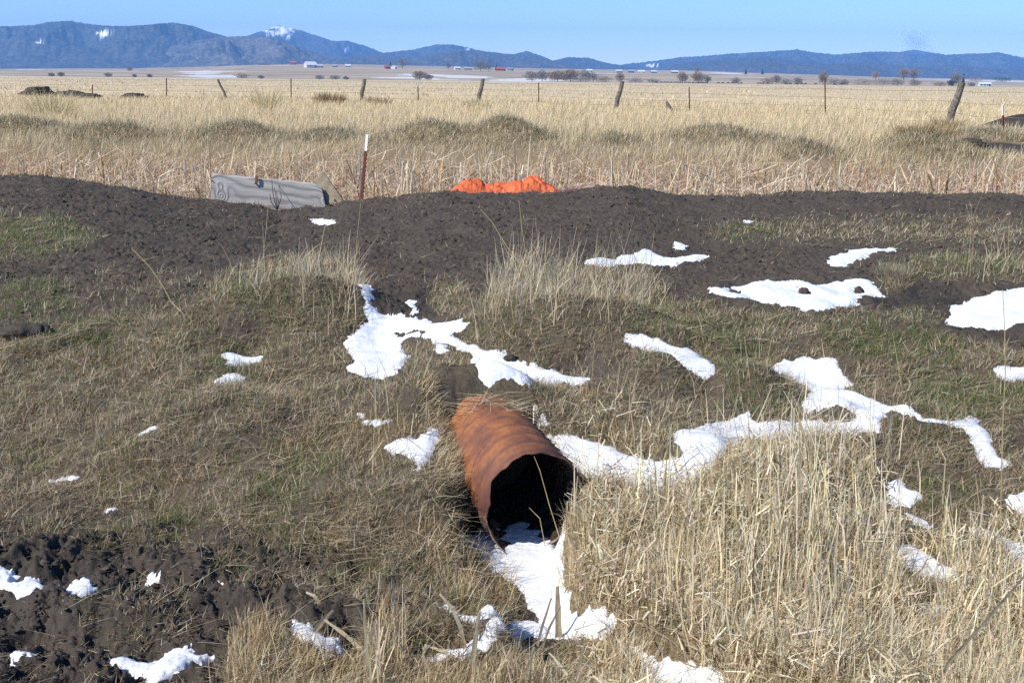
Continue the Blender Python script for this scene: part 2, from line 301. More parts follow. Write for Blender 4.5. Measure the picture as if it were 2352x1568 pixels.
class MB:
    def __init__(s): s.v = []; s.f = []
    def quad(s, *p):
        k = len(s.v); s.v += [tuple(q) for q in p]; s.f.append(tuple(range(k, k + len(p))))
    def box(s, c, size, M=None):
        k = len(s.v); c = Vector(c)
        for dz in (-.5, .5):
            for dx, dy in ((-.5, -.5), (.5, -.5), (.5, .5), (-.5, .5)):
                p = Vector((dx * size[0], dy * size[1], dz * size[2]))
                if M: p = M @ p
                s.v.append(tuple(c + p))
        s.f += [tuple(k + a for a in q) for q in ((3,2,1,0),(4,5,6,7),(0,1,5,4),(1,2,6,5),(2,3,7,6),(3,0,4,7))]
    def tube(s, pts, rad, n=6, cap=True):
        pts = [Vector(p) for p in pts]; k0 = len(s.v)
        if not hasattr(rad, '__len__'): rad = [rad] * len(pts)
        for i, p in enumerate(pts):
            t = (pts[min(i + 1, len(pts) - 1)] - pts[max(i - 1, 0)]).normalized()
            a = t.cross(Vector((0, 1, .13))).normalized(); b = t.cross(a)
            for j in range(n):
                an = 2 * math.pi * j / n; s.v.append(tuple(p + (a * math.cos(an) + b * math.sin(an)) * rad[i]))
        for i in range(len(pts) - 1):
            for j in range(n):
                a = k0 + i * n + j; b = k0 + i * n + (j + 1) % n; s.f.append((a, b, b + n, a + n))
        if cap:
            s.f.append(tuple(k0 + j for j in reversed(range(n)))); s.f.append(tuple(k0 + (len(pts) - 1) * n + j for j in range(n)))
    def build(s, name, mat, parent=None, smooth=False):
        me = bpy.data.meshes.new(name); me.from_pydata(s.v, [], s.f); me.update()
        if smooth: me.polygons.foreach_set("use_smooth", [True] * len(me.polygons))
        if mat: me.materials.append(mat)
        o = bpy.data.objects.new(name, me); COL.objects.link(o)
        if parent: o.parent = parent
        return o
def empty(name, loc=(0, 0, 0), rz=0):
    o = bpy.data.objects.new(name, None); o.empty_display_size = .1; COL.objects.link(o); o.location = loc; o.rotation_euler = (0, 0, rz); return o
def copy_tree(o, parent=None):
    c = o.copy(); COL.objects.link(c)
    if parent: c.parent = parent
    for ch in list(o.children): copy_tree(ch, c)
    return c
# ------------------------------------------------------------------ materials
class NT:
    def __init__(s, name):
        s.m = bpy.data.materials.new(name); s.m.use_nodes = True; s.t = s.m.node_tree
        s.b = s.t.nodes["Principled BSDF"]; s.b.inputs["Specular IOR Level"].default_value = .25
        s.b.inputs["Roughness"].default_value = .85
    def n(s, typ, **kw):
        x = s.t.nodes.new("ShaderNode" + typ)
        for k, v in kw.items():
            if k in x.inputs: x.inputs[k].default_value = v
            else: setattr(x, k, v)
        return x
    def l(s, a, b): s.t.links.new(a, b)
    def coord(s, obj=False, scale=None):
        g = s.n("TexCoord").outputs["Object"] if obj else s.n("NewGeometry").outputs["Position"]
        if scale:
            mp = s.n("Mapping"); mp.inputs["Scale"].default_value = scale; s.l(g, mp.inputs[0]); g = mp.outputs[0]
        return g
    def noise(s, scale, detail=4, co=None, rough=.55, dist=0):
        x = s.n("TexNoise", Scale=scale, Detail=detail, Roughness=rough, Distortion=dist)
        if co is not None: s.l(co, x.inputs["Vector"])
        return x.outputs["Fac"]
    def ramp(s, fac, stops, interp='LINEAR'):
        x = s.n("ValToRGB"); s.l(fac, x.inputs[0]); e = x.color_ramp.elements; x.color_ramp.interpolation = interp
        while len(e) < len(stops): e.new(.5)
        for i, (p, c) in enumerate(stops): e[i].position = p; e[i].color = tuple(c) + (1,)
        return x.outputs[0]
    def mix(s, f, a, b, mode='MIX'):
        x = s.n("Mix", data_type='RGBA', blend_type=mode)
        for val, idx in ((f, 0), (a, 6), (b, 7)):
            if hasattr(val, 'is_linked'): s.l(val, x.inputs[idx])
            elif idx == 0: x.inputs[0].default_value = val
            else: x.inputs[idx].default_value = tuple(val) + (1,)
        return x.outputs[2]
    def math(s, op, a, b=0.0, clamp=False):
        x = s.n("Math", operation=op, use_clamp=clamp)
        for i, val in ((0, a), (1, b)):
            if hasattr(val, 'is_linked'): s.l(val, x.inputs[i])
            else: x.inputs[i].default_value = val
        return x.outputs[0]
    def bump(s, h, strength=.5, dist=.01):
        x = s.n("Bump", Strength=strength, Distance=dist); s.l(h, x.inputs["Height"]); s.l(x.outputs[0], s.b.inputs["Normal"])
    def color(s, c):
        if hasattr(c, 'is_linked'): s.l(c, s.b.inputs["Base Color"])
        else: s.b.inputs["Base Color"].default_value = tuple(c) + (1,)
        return s
def simple(name, c1, c2=None, scale=8, rough=.85, bump=0, metal=0, obj=True):
    k = NT(name); k.b.inputs["Roughness"].default_value = rough; k.b.inputs["Metallic"].default_value = metal
    co = k.coord(obj); f = k.noise(scale, 5, co)
    k.color(k.ramp(f, [(.35, c1), (.65, c2 or c1)]))
    if bump: k.bump(f, bump, .01)
    return k.m
def vcol(name, trans=.25, rough=.7):
    k = NT(name); a = k.n("Attribute", attribute_name="col"); k.l(a.outputs["Color"], k.b.inputs["Base Color"])
    k.b.inputs["Roughness"].default_value = rough; k.b.inputs["Specular IOR Level"].default_value = .15
    if trans:
        t = k.n("BsdfTranslucent"); k.l(a.outputs["Color"], t.inputs[0]); mx = k.n("MixShader"); mx.inputs[0].default_value = trans
        k.l(k.b.outputs[0], mx.inputs[1]); k.l(t.outputs[0], mx.inputs[2]); k.l(mx.outputs[0], k.t.nodes["Material Output"].inputs[0])
    return k.m
M_blade = vcol("dry_grass", .38)
M_twig = vcol("bare_twigs", 0)
def ground_material():
    k = NT("soil_and_field"); co = k.coord()
    a = k.n("Attribute", attribute_name="col"); sep = k.n("SeparateColor"); k.l(a.outputs["Color"], sep.inputs[0])
    b = k.n("Attribute", attribute_name="far"); sb = k.n("SeparateColor"); k.l(b.outputs["Color"], sb.inputs[0])
    n1 = k.noise(2.2, 5, co); n2 = k.noise(38, 5, co, .7); n3 = k.noise(220, 3, co, .6)
    mud = k.ramp(n1, [(.3, (.038, .030, .024)), (.7, (.068, .055, .045))])
    mud = k.mix(k.ramp(n2, [(.35, (0, 0, 0)), (.75, (1, 1, 1))]), mud, (.088, .072, .056))
    sp = k.ramp(n3, [(.66, (0, 0, 0)), (.72, (1, 1, 1))])
    mud = k.mix(sp, mud, (.22, .18, .12))
    mud = k.mix(k.math('MULTIPLY', a.outputs["Alpha"], .62), mud, (.022, .018, .015))
    turf = k.ramp(k.noise(60, 4, co, .7), [(.3, (.05, .039, .027)), (.7, (.14, .115, .075))])
    c = k.mix(sep.outputs[0], mud, turf)
    reed = k.ramp(k.noise(45, 4, co, .7), [(.3, (.12, .085, .05)), (.7, (.32, .245, .15))])
    c = k.mix(sep.outputs[1], c, reed)
    # field
    cs = k.coord(False, (.05, .35, 1)); f1 = k.noise(1.1, 6, cs, .6); f2 = k.noise(.9, 4, co, .6); cz = k.coord(False, (.004, .03, 1)); f3 = k.noise(1, 5, cz)
    fld = k.ramp(f1, [(.3, (.44, .345, .20)), (.55, (.56, .45, .28)), (.75, (.66, .55, .37))])
    fld = k.mix(k.ramp(f3, [(.45, (0, 0, 0)), (.62, (.7, .7, .7))]), fld, (.48, .385, .235))
    fore = k.ramp(k.noise(1, 6, k.coord(False, (.006, .012, 1)), .65), [(.32, (.17, .13, .09)), (.5, (.36, .285, .185)), (.68, (.50, .41, .27))])
    c = k.mix(sb.outputs[0], c, fld); c = k.mix(sb.outputs[1], c, fore)
    c = k.mix(sep.outputs[2], c, (.7, .7, .7))
    c = k.mix(k.math('MULTIPLY', sb.outputs[2], .65), c, (.68, .70, .74))
    k.color(c)
    rg = k.math('SUBTRACT', .95, k.math('MULTIPLY', a.outputs["Alpha"], .35)); k.l(rg, k.b.inputs["Roughness"])
    hh = k.math('ADD', k.math('MULTIPLY', n2, .8), k.math('MULTIPLY', n3, .35))
    k.bump(hh, .9, .012)
    return k.m
# ------------------------------------------------------------------ ground sheet
def build_ground():
    ys = [-10.0]
    while ys[-1] < 4600:
        y = ys[-1]
        d = .5 if y < 1 else (.05 if y < 3 else max(.0085, y * .0019) if y < 16.5 else y * .0035 if y < 27 else y * .014)
        if y > 800: d = y * .012
        ys.append(y + d)
    ys = np.array(ys); NC = 1300
    t = np.linspace(-1, 1, NC)
    wd = np.where(ys < 30, .62 * np.maximum(ys, 0) + 2.6, .62 * 30 + 2.6 + (ys - 30) * .66)
    wd = np.where(ys < 2, np.maximum(wd, 4 + 0 * ys), wd)
    X = t[None] * wd[:, None]; Y = np.repeat(ys[:, None], NC, 1)
    Z = Hd(X, Y)
    V = np.stack([X, Y, Z], -1).reshape(-1, 3)
    u, v = project(X, Y, Z)
    col = np.zeros((len(ys), NC, 4)); nearm = 1 - sstep(15.0, 15.8, Y)
    col[..., 0] = np.clip(look(M_turf, u, v), 0, 1) * nearm + .0
    col[..., 1] = np.clip(look(M_reed, u, v), 0, 1) * nearm + (1 - nearm)
    dg = np.clip(np.exp(-(((X - 10.7) / 1.7) ** 2 + ((Y - 23.3) / 1.0) ** 2)) + np.exp(-(((X - 14.2) / 1.8) ** 2 + ((Y - 31.0) / 1.5) ** 2)), 0, 1)
    dg = sstep(.3, .6, dg + .15 * perlin(X / .4, Y / .4, 60))
    col[..., 1] *= (1 - dg)
    col[..., 3] = np.maximum(look(M_wet, u, v) * nearm, dg * .7)
    far = np.zeros((len(ys), NC, 4)); far[..., 3] = 1
    far[..., 0] = sstep(21, 40, Y) * (1 - dg); far[..., 1] = sstep(820, 1000, Y)
    # snow lying on the distant land
    def strip(u0, u1, y0, y1, sd, th=.15):
        e = 1 - ((u - (u0 + u1) / 2) / ((u1 - u0) / 2)) ** 2 - ((Y - (y0 + y1) / 2) / ((y1 - y0) / 2)) ** 2
        return sstep(.0, .12, e * .6 - .38 - th * .5 + .7 * fbm(X / Y * 18, Y / 60, sd, 3))
    S = strip(15, 110, 1500, 2200, 70, 0) + strip(390, 550, 860, 1400, 71, -.2) + strip(850, 1130, 950, 1200, 72, .05) + strip(1090, 1290, 870, 1100, 73, -.2) + strip(2080, 2500, 1500, 2300, 74, -.3) + strip(-100, 60, 870, 960, 75, -.2) + strip(1600, 1760, 1500, 2100, 76, .1) + strip(1300, 1460, 1300, 1700, 77, .1)
    far[..., 2] = np.clip(S, 0, 1)
    o = npmesh("ground", V, grid_faces(len(ys), NC), ground_material(), col.reshape(-1, 4))
    a = o.data.color_attributes.new("far", 'FLOAT_COLOR', 'POINT'); a.data.foreach_set("color", far.astype(np.float32).ravel())
    tag(o, kind='structure')
build_ground()
# ------------------------------------------------------------------ snow patches
def snow_material():
    k = NT("old_snow"); co = k.coord(); n = k.noise(14, 5, co, .6); n2 = k.noise(180, 3, co)
    c = k.ramp(n, [(.3, (.62, .65, .70)), (.7, (.74, .755, .78))])
    c = k.mix(k.ramp(k.noise(70, 4, co, .7), [(.60, (0, 0, 0)), (.74, (.5, .5, .5))]), c, (.42, .36, .29))
    k.color(c); k.b.inputs["Roughness"].default_value = .7
    k.bump(k.math('ADD', k.math('MULTIPLY', n, 1.0), k.math('MULTIPLY', n2, .15)), .5, .02)
    return k.m
M_sn = snow_material()
def snow_patch(label, poly, holes):
    W = np.array([hit(u, v)[:2] for u, v in poly]); HW = [np.array([hit(u, v)[:2] for u, v in h]) for h in holes]
    ym = W[:, 1].mean(); cell = .0013 * ym; pad = .12
    x0, y0 = W.min(0) - pad; x1, y1 = W.max(0) + pad
    xs = np.arange(x0, x1, cell); ysn = np.arange(y0, y1, cell); X, Y = np.meshgrid(xs, ysn)
    ja = .010 + .0016 * ym
    jx = X + ja * fbm(X / .09, Y / .13, 91, 4, .75); jy = Y + ja * 1.5 * fbm(X / .09, Y / .13, 97, 4, .75)
    mk = inside(jx, jy, [tuple(p) for p in W]).astype(float)
    for h in HW: mk[inside(jx, jy, [tuple(p) for p in h])] = 0
    r = max(1, int(round(.007 / cell))); s = blur(mk, r, 2); sw = blur(mk, r * 4, 2)
    th = .011; s = np.clip(s + .28 * fbm(X / .028, Y / .034, 93, 3, .7) * (1 - sstep(.75, 1, sw)) * (s > .05), 0, 1)
    z0 = Hd(X, Y); zs = Hb(X, Y)
    h = (s - .5) * 2 * th * .7 + th * .9 * sstep(.55, 1, sw) + .004 * fbm(X / .2, Y / .2, 99)
    Z = z0 * .65 + zs * .35 + h + .25 * (z0 - zs) * (1 - sstep(.3, .8, sw))
    keep = s > .12
    idx = -np.ones(X.shape, int); 
    f = grid_faces(*X.shape); k = keep.ravel(); fk = k[f].all(1); f = f[fk]
    if len(f) == 0: return
    used = np.unique(f); remap = np.zeros(X.size, int); remap[used] = np.arange(len(used))
    V = np.stack([X, Y, Z], -1).reshape(-1, 3)[used]
    o = npmesh("snow_patch", V, remap[f], M_sn)
    tag(o, label, "snow patch", "old snow patches on the ground")
for lb, p, h in SNOWP: snow_patch(lb, p, h)
# ------------------------------------------------------------------ crumbled soil
def crumbs():
    rr = np.random.default_rng(77)
    t = (1 + 5 ** .5) / 2
    iv = np.array([(-1,t,0),(1,t,0),(-1,-t,0),(1,-t,0),(0,-1,t),(0,1,t),(0,-1,-t),(0,1,-t),(t,0,-1),(t,0,1),(-t,0,-1),(-t,0,1)]) / 1.9
    fi = np.array([(0,11,5),(0,5,1),(0,1,7),(0,7,10),(0,10,11),(1,5,9),(5,11,4),(11,10,2),(10,7,6),(7,1,8),(3,9,4),(3,4,2),(3,2,6),(3,6,8),(3,8,9),(4,9,5),(2,4,11),(6,2,10),(8,6,7),(9,8,1)])
    N = 330000; y = 3.0 * (15.3 / 3.0) ** rr.random(N); x = (rr.random(N) * 2 - 1) * (.58 * y + .9)
    u, v = project(x, y, Hb(x, y))
    mud = np.clip(1.08 - .93 * look(M_turf, u, v) - look(M_reed, u, v), 0, 1) * (1 - look(M_snow, u, v))
    cl = sstep(-.2, .9, fbm(x / .4, y / .28, 78, 3)) + .05
    ok = rr.random(N) < mud * cl * .55; x, y = x[ok], y[ok]; N = len(x)
    low = (project(x, y, Hb(x, y))[1] > 1180)
    size = (.0016 + .00042 * y) * (.4 + rr.gamma(1.0, .75, N)) * np.where(low, 1.5, 1)
    size = np.minimum(size, .022)
    J = rr.uniform(.45, 1.5, (N, 12, 1)); sc3 = rr.uniform(.7, 1.3, (N, 1, 3)) * np.array([1.15, 1, .62])
    V = iv[None] * J * sc3 * size[:, None, None]
    a = rr.uniform(0, 6.28, N); ca, sa = np.cos(a)[:, None], np.sin(a)[:, None]
    X = V[..., 0] * ca - V[..., 1] * sa + x[:, None]; Y = V[..., 0] * sa + V[..., 1] * ca + y[:, None]; Z = V[..., 2] + (Hd(x, y) + size * .08)[:, None]
    F = (fi[None] + (np.arange(N) * 12)[:, None, None]).reshape(-1, 3)
    c = np.array([(.054,.044,.036),(.040,.032,.026),(.078,.065,.053),(.030,.024,.020)])[rr.integers(0, 4, N)]
    k = NT("soil_crumb"); at = k.n("Attribute", attribute_name="col"); k.l(at.outputs["Color"], k.b.inputs["Base Color"]); k.b.inputs["Roughness"].default_value = .95
    o = npmesh("soil_crumbs", np.stack([X, Y, Z], -1).reshape(-1, 3), F, k.m, np.repeat(c, 12, 0), False, None, 3)
    tag(o, "crumbled lumps of dark soil scattered over the road and trampled mud", "soil", None, 'stuff')
crumbs()
# ------------------------------------------------------------------ blades
def blades(name, P, L, Wd, az, a0, a1, C, kink=None, nseg=3, mat=None, label=None, cat=None, tip=.25, twist=None):
    N = len(P); rr = np.random.default_rng(len(P) + nseg)
    ts = np.linspace(0, 1, nseg + 1)
    ca, sa = np.cos(az), np.sin(az); pos = P.copy()
    tw = rr.uniform(0, math.pi, N) if twist is None else twist
    wx = np.cos(az + math.pi / 2 + tw * .6 - .9); wy = np.sin(az + math.pi / 2 + tw * .6 - .9)
    V = np.zeros((N, nseg + 1, 2, 3), np.float32)
    for i in range(nseg + 1):
        if i:
            tm = (i - .5) / nseg
            an = a0 + (a1 - a0) * tm if kink is None else np.where(tm < kink, a0, a1)
            st = L / nseg
            pos = pos + np.stack([np.sin(an) * ca * st, np.sin(an) * sa * st, np.cos(an) * st], -1)
        ww = Wd * .5 * (1 - (1 - tip) * ts[i] ** 1.6)
        off = np.stack([wx * ww, wy * ww, .25 * ww * np.sin(tw * 3)], -1)
        V[:, i, 0] = pos - off; V[:, i, 1] = pos + off
    b = (np.arange(N) * (nseg + 1) * 2)[:, None]
    q = np.array([[2 * i, 2 * i + 1, 2 * i + 3, 2 * i + 2] for i in range(nseg)])
    Q = (b[:, :, None] + q[None]).reshape(-1, 4)
    Cc = np.repeat(C[:, None, :], (nseg + 1) * 2, 1)
    o = npmesh(name, V.reshape(-1, 3), Q, mat or M_blade, Cc.reshape(-1, C.shape[1]), smooth=False)
    tag(o, label, cat, None, 'stuff'); return o
def pal(N, cols, wts, jit=.18):
    wts = np.array(wts, float); wts = wts / wts.sum(-1, keepdims=True)
    cols = np.array(cols)
    if wts.ndim == 1: i = rng.choice(len(cols), N, p=wts)
    else:
        c = np.cumsum(wts, 1); i = (rng.random(N)[:, None] > c).sum(1).clip(0, len(cols) - 1)
    return cols[i] * (1 + jit * rng.normal(size=(N, 1))).clip(.5, 1.6) * (1 + .04 * rng.normal(size=(N, 3)))
def scatter(N, y0=3.0, y1=15.2, pw=.62, add=1.3):
    y = y0 * (y1 / y0) ** rng.random(N); x = (rng.random(N) * 2 - 1) * (pw * y + add); return x, y
STRAW = [(.68,.58,.37),(.57,.465,.28),(.41,.31,.17),(.72,.65,.48),(.28,.185,.09)]
TURFC = [(.45,.375,.26),(.62,.53,.38),(.29,.185,.10),(.16,.165,.07),(.125,.205,.05)]
def off_pipe(x, y, m=0.02):
    s = (x - PM[0]) * PA[0] + (y - PM[1]) * PA[1]; q = np.abs(-(x - PM[0]) * PA[1] + (y - PM[1]) * PA[0])
    return ~((s > -.12) & (s < 1.0) & (q < PR + m))
def short_grass():
    x, y = scatter(1900000); u, v = masks(x, y)
    ok = (u > -250) & (u < 2600) & (v < 1680); x, y, u, v = x[ok], y[ok], u[ok], v[ok]
    cl = .75 + 1.0 * fbm(x / .13, y / .13, 101, 3) + .45 * perlin(x / .55, y / .55, 102)
    d = look(M_turf, u, v) * cl * (1 - look(M_snow, u, v)) * (1 - .45 * look(M_reed, u, v))
    ok = (rng.random(len(x)) < d) & off_pipe(x, y); x, y, u, v = x[ok], y[ok], u[ok], v[ok]
    N = len(x); g = look(M_green, u, v); z = Hd(x, y) - .004
    L = np.where(rng.random(N) < .45, rng.uniform(.012, .04, N), rng.uniform(.03, .085, N)) * (1 + .3 * perlin(x / .3, y / .3, 103)); W = np.maximum(.0024, y * .00046) * rng.uniform(.7, 1.5, N)
    gw = np.clip(.14 + 1.0 * g + .35 * perlin(x / .35, y / .35, 104), .02, .95)
    br = np.clip(.12 + 1.0 * perlin(x / .5, y / .5, 105) + .5 * look(M_reed, u, v) * (u < 1300), .05, 1.5)
    wt = np.stack([.9 + 0 * g, .42 * (1 - .5 * g), .35 + .7 * br, 1.3 * gw + .22, 2.2 * gw ** 1.4], 1)
    C = pal(N, TURFC, wt)
    az = rng.uniform(0, 2 * math.pi, N); a0 = rng.uniform(.1, 1.45, N); a1 = a0 + rng.uniform(.1, .7, N)
    blades("short_grass", np.stack([x, y, z], -1), L, W, az, a0, a1.clip(0, 1.75), C, label="short grey green turf and thatch covering the hummocky slope", cat="grass")
short_grass()
def thatch():
    x, y = scatter(150000); u, v = masks(x, y)
    d = np.clip(look(M_turf, u, v) * .55 + look(M_reed, u, v) * .8 + .035, 0, 1) * (1 - .93 * look(M_snow, u, v))
    lay = sstep(-.1, .5, perlin(x / .45, y / .45, 111)) * 1.2 + .3
    ok = (rng.random(len(x)) < d * lay) & off_pipe(x, y); x, y, u, v = x[ok], y[ok], u[ok], v[ok]; N = len(x)
    z = Hd(x, y) + rng.uniform(.002, .03, N) * np.clip(look(M_turf, u, v) + look(M_reed, u, v), .15, 1)
    L = rng.uniform(.05, .20, N); W = np.maximum(.0022, y * .0004) * rng.uniform(.8, 1.5, N)
    flow = 3.0 * perlin(x / .8, y / .8, 112)
    az = flow + rng.normal(0, .9, N); a0 = rng.uniform(1.2, 1.58, N)
    C = pal(N, STRAW, [.3, .3, .35, .3, .3]) * .92
    blades("straw_thatch", np.stack([x, y, z], -1), L, W, az, a0, a0 + rng.uniform(-.1, .35, N), C, label="flattened pale dead straws lying across the turf", cat="straw")
thatch()
def litter():
    x, y = scatter(150000, 3.0, 15.2); u, v = masks(x, y)
    mud = np.clip(1.15 - look(M_turf, u, v) - look(M_reed, u, v), 0, 1) * (1 - look(M_snow, u, v))
    ok = (rng.random(len(x)) < mud * (.35 + .6 * perlin(x / .9, y / .9, 121))) & off_pipe(x, y); x, y = x[ok], y[ok]; N = len(x)
    z = Hd(x, y) + .004; L = rng.uniform(.01, .03, N) + .05 * rng.random(N) ** 4; W = np.maximum(.0022, y * .00042) * rng.uniform(.8, 1.4, N)
    C = pal(N, STRAW, [.15, .3, .5, .1, .5]) * .85
    a0 = np.where(rng.random(N) < .82, rng.uniform(1.3, 1.6, N), rng.uniform(.3, 1.2, N))
    blades("straw_litter", np.stack([x, y, z], -1), L, W, rng.uniform(0, 6.28, N), a0, a0 + rng.uniform(-.1, .3, N), C, label="loose bits of straw scattered over the bare mud", cat="straw")
litter()
def reeds():
    x, y = scatter(420000, 2.9, 9.0); u, v = masks(x, y)
    cl = .62 + .9 * fbm(x / .18, y / .18, 131, 2)
    d = look(M_reed, u, v) * cl * (1 - .96 * np.maximum(look(M_snow, u, v), look(M_gap, u, v)))
    ok = (rng.random(len(x)) < d) & off_pipe(x, y); x, y, u, v = x[ok], y[ok], u[ok], v[ok]; N = len(x)
    big = sstep(1330, 1500, u) * sstep(1080, 1250, v)
    L = rng.uniform(.05, .15, N) * (1 + .9 * big * rng.random(N)) * (1 + .35 * perlin(x / .3, y / .3, 133)); W = np.maximum(.0030, y * .00058) * rng.uniform(.7, 1.6, N)
    az = 2.5 * perlin(x / .4, y / .4, 134) + 1.0 + rng.normal(0, 1.3, N); a0 = np.abs(rng.normal(.0, .38, N)) + .05; 
    a1 = a0 + np.where(rng.random(N) < .3, rng.uniform(.6, 1.8, N), rng.uniform(0, .5, N))
    left = (u < 1250)
    wt = np.stack([.36 - .14 * left, .4 - .1 * big, .25 + .4 * left, .7 * big + .12, .09 + .4 * left], 1)
    C = pal(N, STRAW, wt)
    blades("straw_stubble", np.stack([x, y, Hd(x, y) - .005], -1), L, W, az, a0, a1, C, label="dense stubble of broken straw coloured stalks along the ditch", cat="stubble")
    # matted broken leaves over the stubble
    x, y = scatter(150000, 2.9, 7.0); u, v = masks(x, y)
    d = look(M_reed, u, v) * sstep(1250, 1400, u) * (1 - .96 * look(M_gap, u, v)) * (.5 + .8 * perlin(x / .2, y / .2, 136)); ok = rng.random(len(x)) < d * .8; x, y = x[ok], y[ok]; N = len(x)
    a0 = rng.uniform(.7, 1.7, N); kk = rng.random(N) < .4
    blades("matted_straw", np.stack([x, y, Hd(x, y) + rng.uniform(.01, .12, N)], -1), rng.uniform(.03, .13, N), rng.uniform(.003, .010, N), rng.uniform(0, 6.28, N), a0, a0 + np.where(kk, rng.uniform(.8, 1.8, N), rng.uniform(-.2, .4, N)), pal(N, STRAW + [(.84,.76,.60)], [.4, .3, .15, .5, .08, .4]), kink=rng.uniform(.3, .8, N), tip=.6, label="matted broken straw leaves lying in the right foreground stubble", cat="straw")
    # longer stalks of the right-hand clump
    N = 5200; u = rng.uniform(1300, 2500, N); 
    x, y = scatter(60000, 3.0, 6.6); u, v = masks(x, y)
    clump = np.exp(-(((u - 1800) / 260) ** 2 + ((v - 1330) / 170) ** 2)) + .6 * np.exp(-(((u - 2250) / 130) ** 2 + ((v - 1430) / 140) ** 2)) + .3 * np.exp(-(((u - 1450) / 120) ** 2 + ((v - 1200) / 90) ** 2)) + .9 * np.exp(-(((u - 880) / 40) ** 2 + ((v - 1570) / 70) ** 2)) + .3 * np.exp(-(((u - 1900) / 120) ** 2 + ((v - 1100) / 70) ** 2))
    ok = rng.random(len(x)) < clump * .38 * (1 - .85 * look(M_gap, u, v)); x, y, u, v = x[ok], y[ok], u[ok], v[ok]; N = len(x)
    L = rng.uniform(.14, .36, N) * (1 + .35 * np.exp(-((u - 1850) / 160) ** 2)); W = rng.uniform(.0035, .0088, N)
    az = rng.normal(math.pi / 2 + .9, 1.5, N); a0 = np.abs(rng.normal(0, .22, N)); kk = rng.random(N) < .25
    a1 = a0 + np.where(kk, rng.uniform(.6, 1.9, N), rng.uniform(-.05, .25, N))
    C = pal(N, STRAW + [(.80,.70,.46)], [.4, .15, .06, .7, .02, .5])
    blades("straw_stalks", np.stack([x, y, Hd(x, y) - .01], -1), L, W, az, a0, a1, C, kink=np.where(kk, rng.uniform(.4, .8, N), .5), nseg=4, tip=.5, label="tall pale upright straw stalks of the big clump at right", cat="stalks")
reeds()
def stems():
    x, y = scatter(260000, 3.5, 10); u, v = masks(x, y)
    d = look(M_stem, u, v) * (.4 + .8 * fbm(x / .2, y / .2, 141, 2)) + .004 * (look(M_turf, u, v) > .5)
    ok = (rng.random(len(x)) < d * .62) & off_pipe(x, y); x, y = x[ok], y[ok]; N = len(x)
    L = np.abs(rng.normal(.0, .13, N)) + .08; L = np.where(rng.random(N) < .05, L + .12, L); W = np.maximum(.0024, y * .00046) * rng.uniform(.8, 1.4, N)
    C = pal(N, [(.70,.60,.42),(.58,.48,.33),(.44,.35,.22),(.34,.28,.16)], [.45, .35, .25, .12])
    a0 = np.abs(rng.normal(0, .42, N)); az = rng.uniform(0, 6.28, N)
    blades("dry_stems", np.stack([x, y, Hd(x, y) - .01], -1), L, W, az, a0, a0 + np.where(rng.random(N) < .3, rng.uniform(.5, 1.5, N), rng.uniform(-.1, .5, N)), C, label="thin upright pale stems growing from the grass mounds", cat="stems")
    # ragged fringe along the far edge of the road
    N = 9000; x = rng.uniform(-10, 10, N); y = rng.normal(14.75, .18, N)
    L = rng.uniform(.03, .09, N); W = rng.uniform(.005, .009, N); C = pal(N, TURFC, [.8, .4, .7, .4, .1])
    ok = rng.random(N) < .35 + .7 * perlin(x / 1.1, y * 0, 143); 
    P = np.stack([x, y, Hd(x, y) - .01], -1)
    a0 = np.abs(rng.normal(0, .7, N))
    blades("verge_grass", P[ok], L[ok], W[ok], rng.uniform(0, 6.28, ok.sum()), a0[ok], a0[ok] + .3, C[ok], label="thin grey grass fringe along the far edge of the dirt road", cat="grass")
stems()
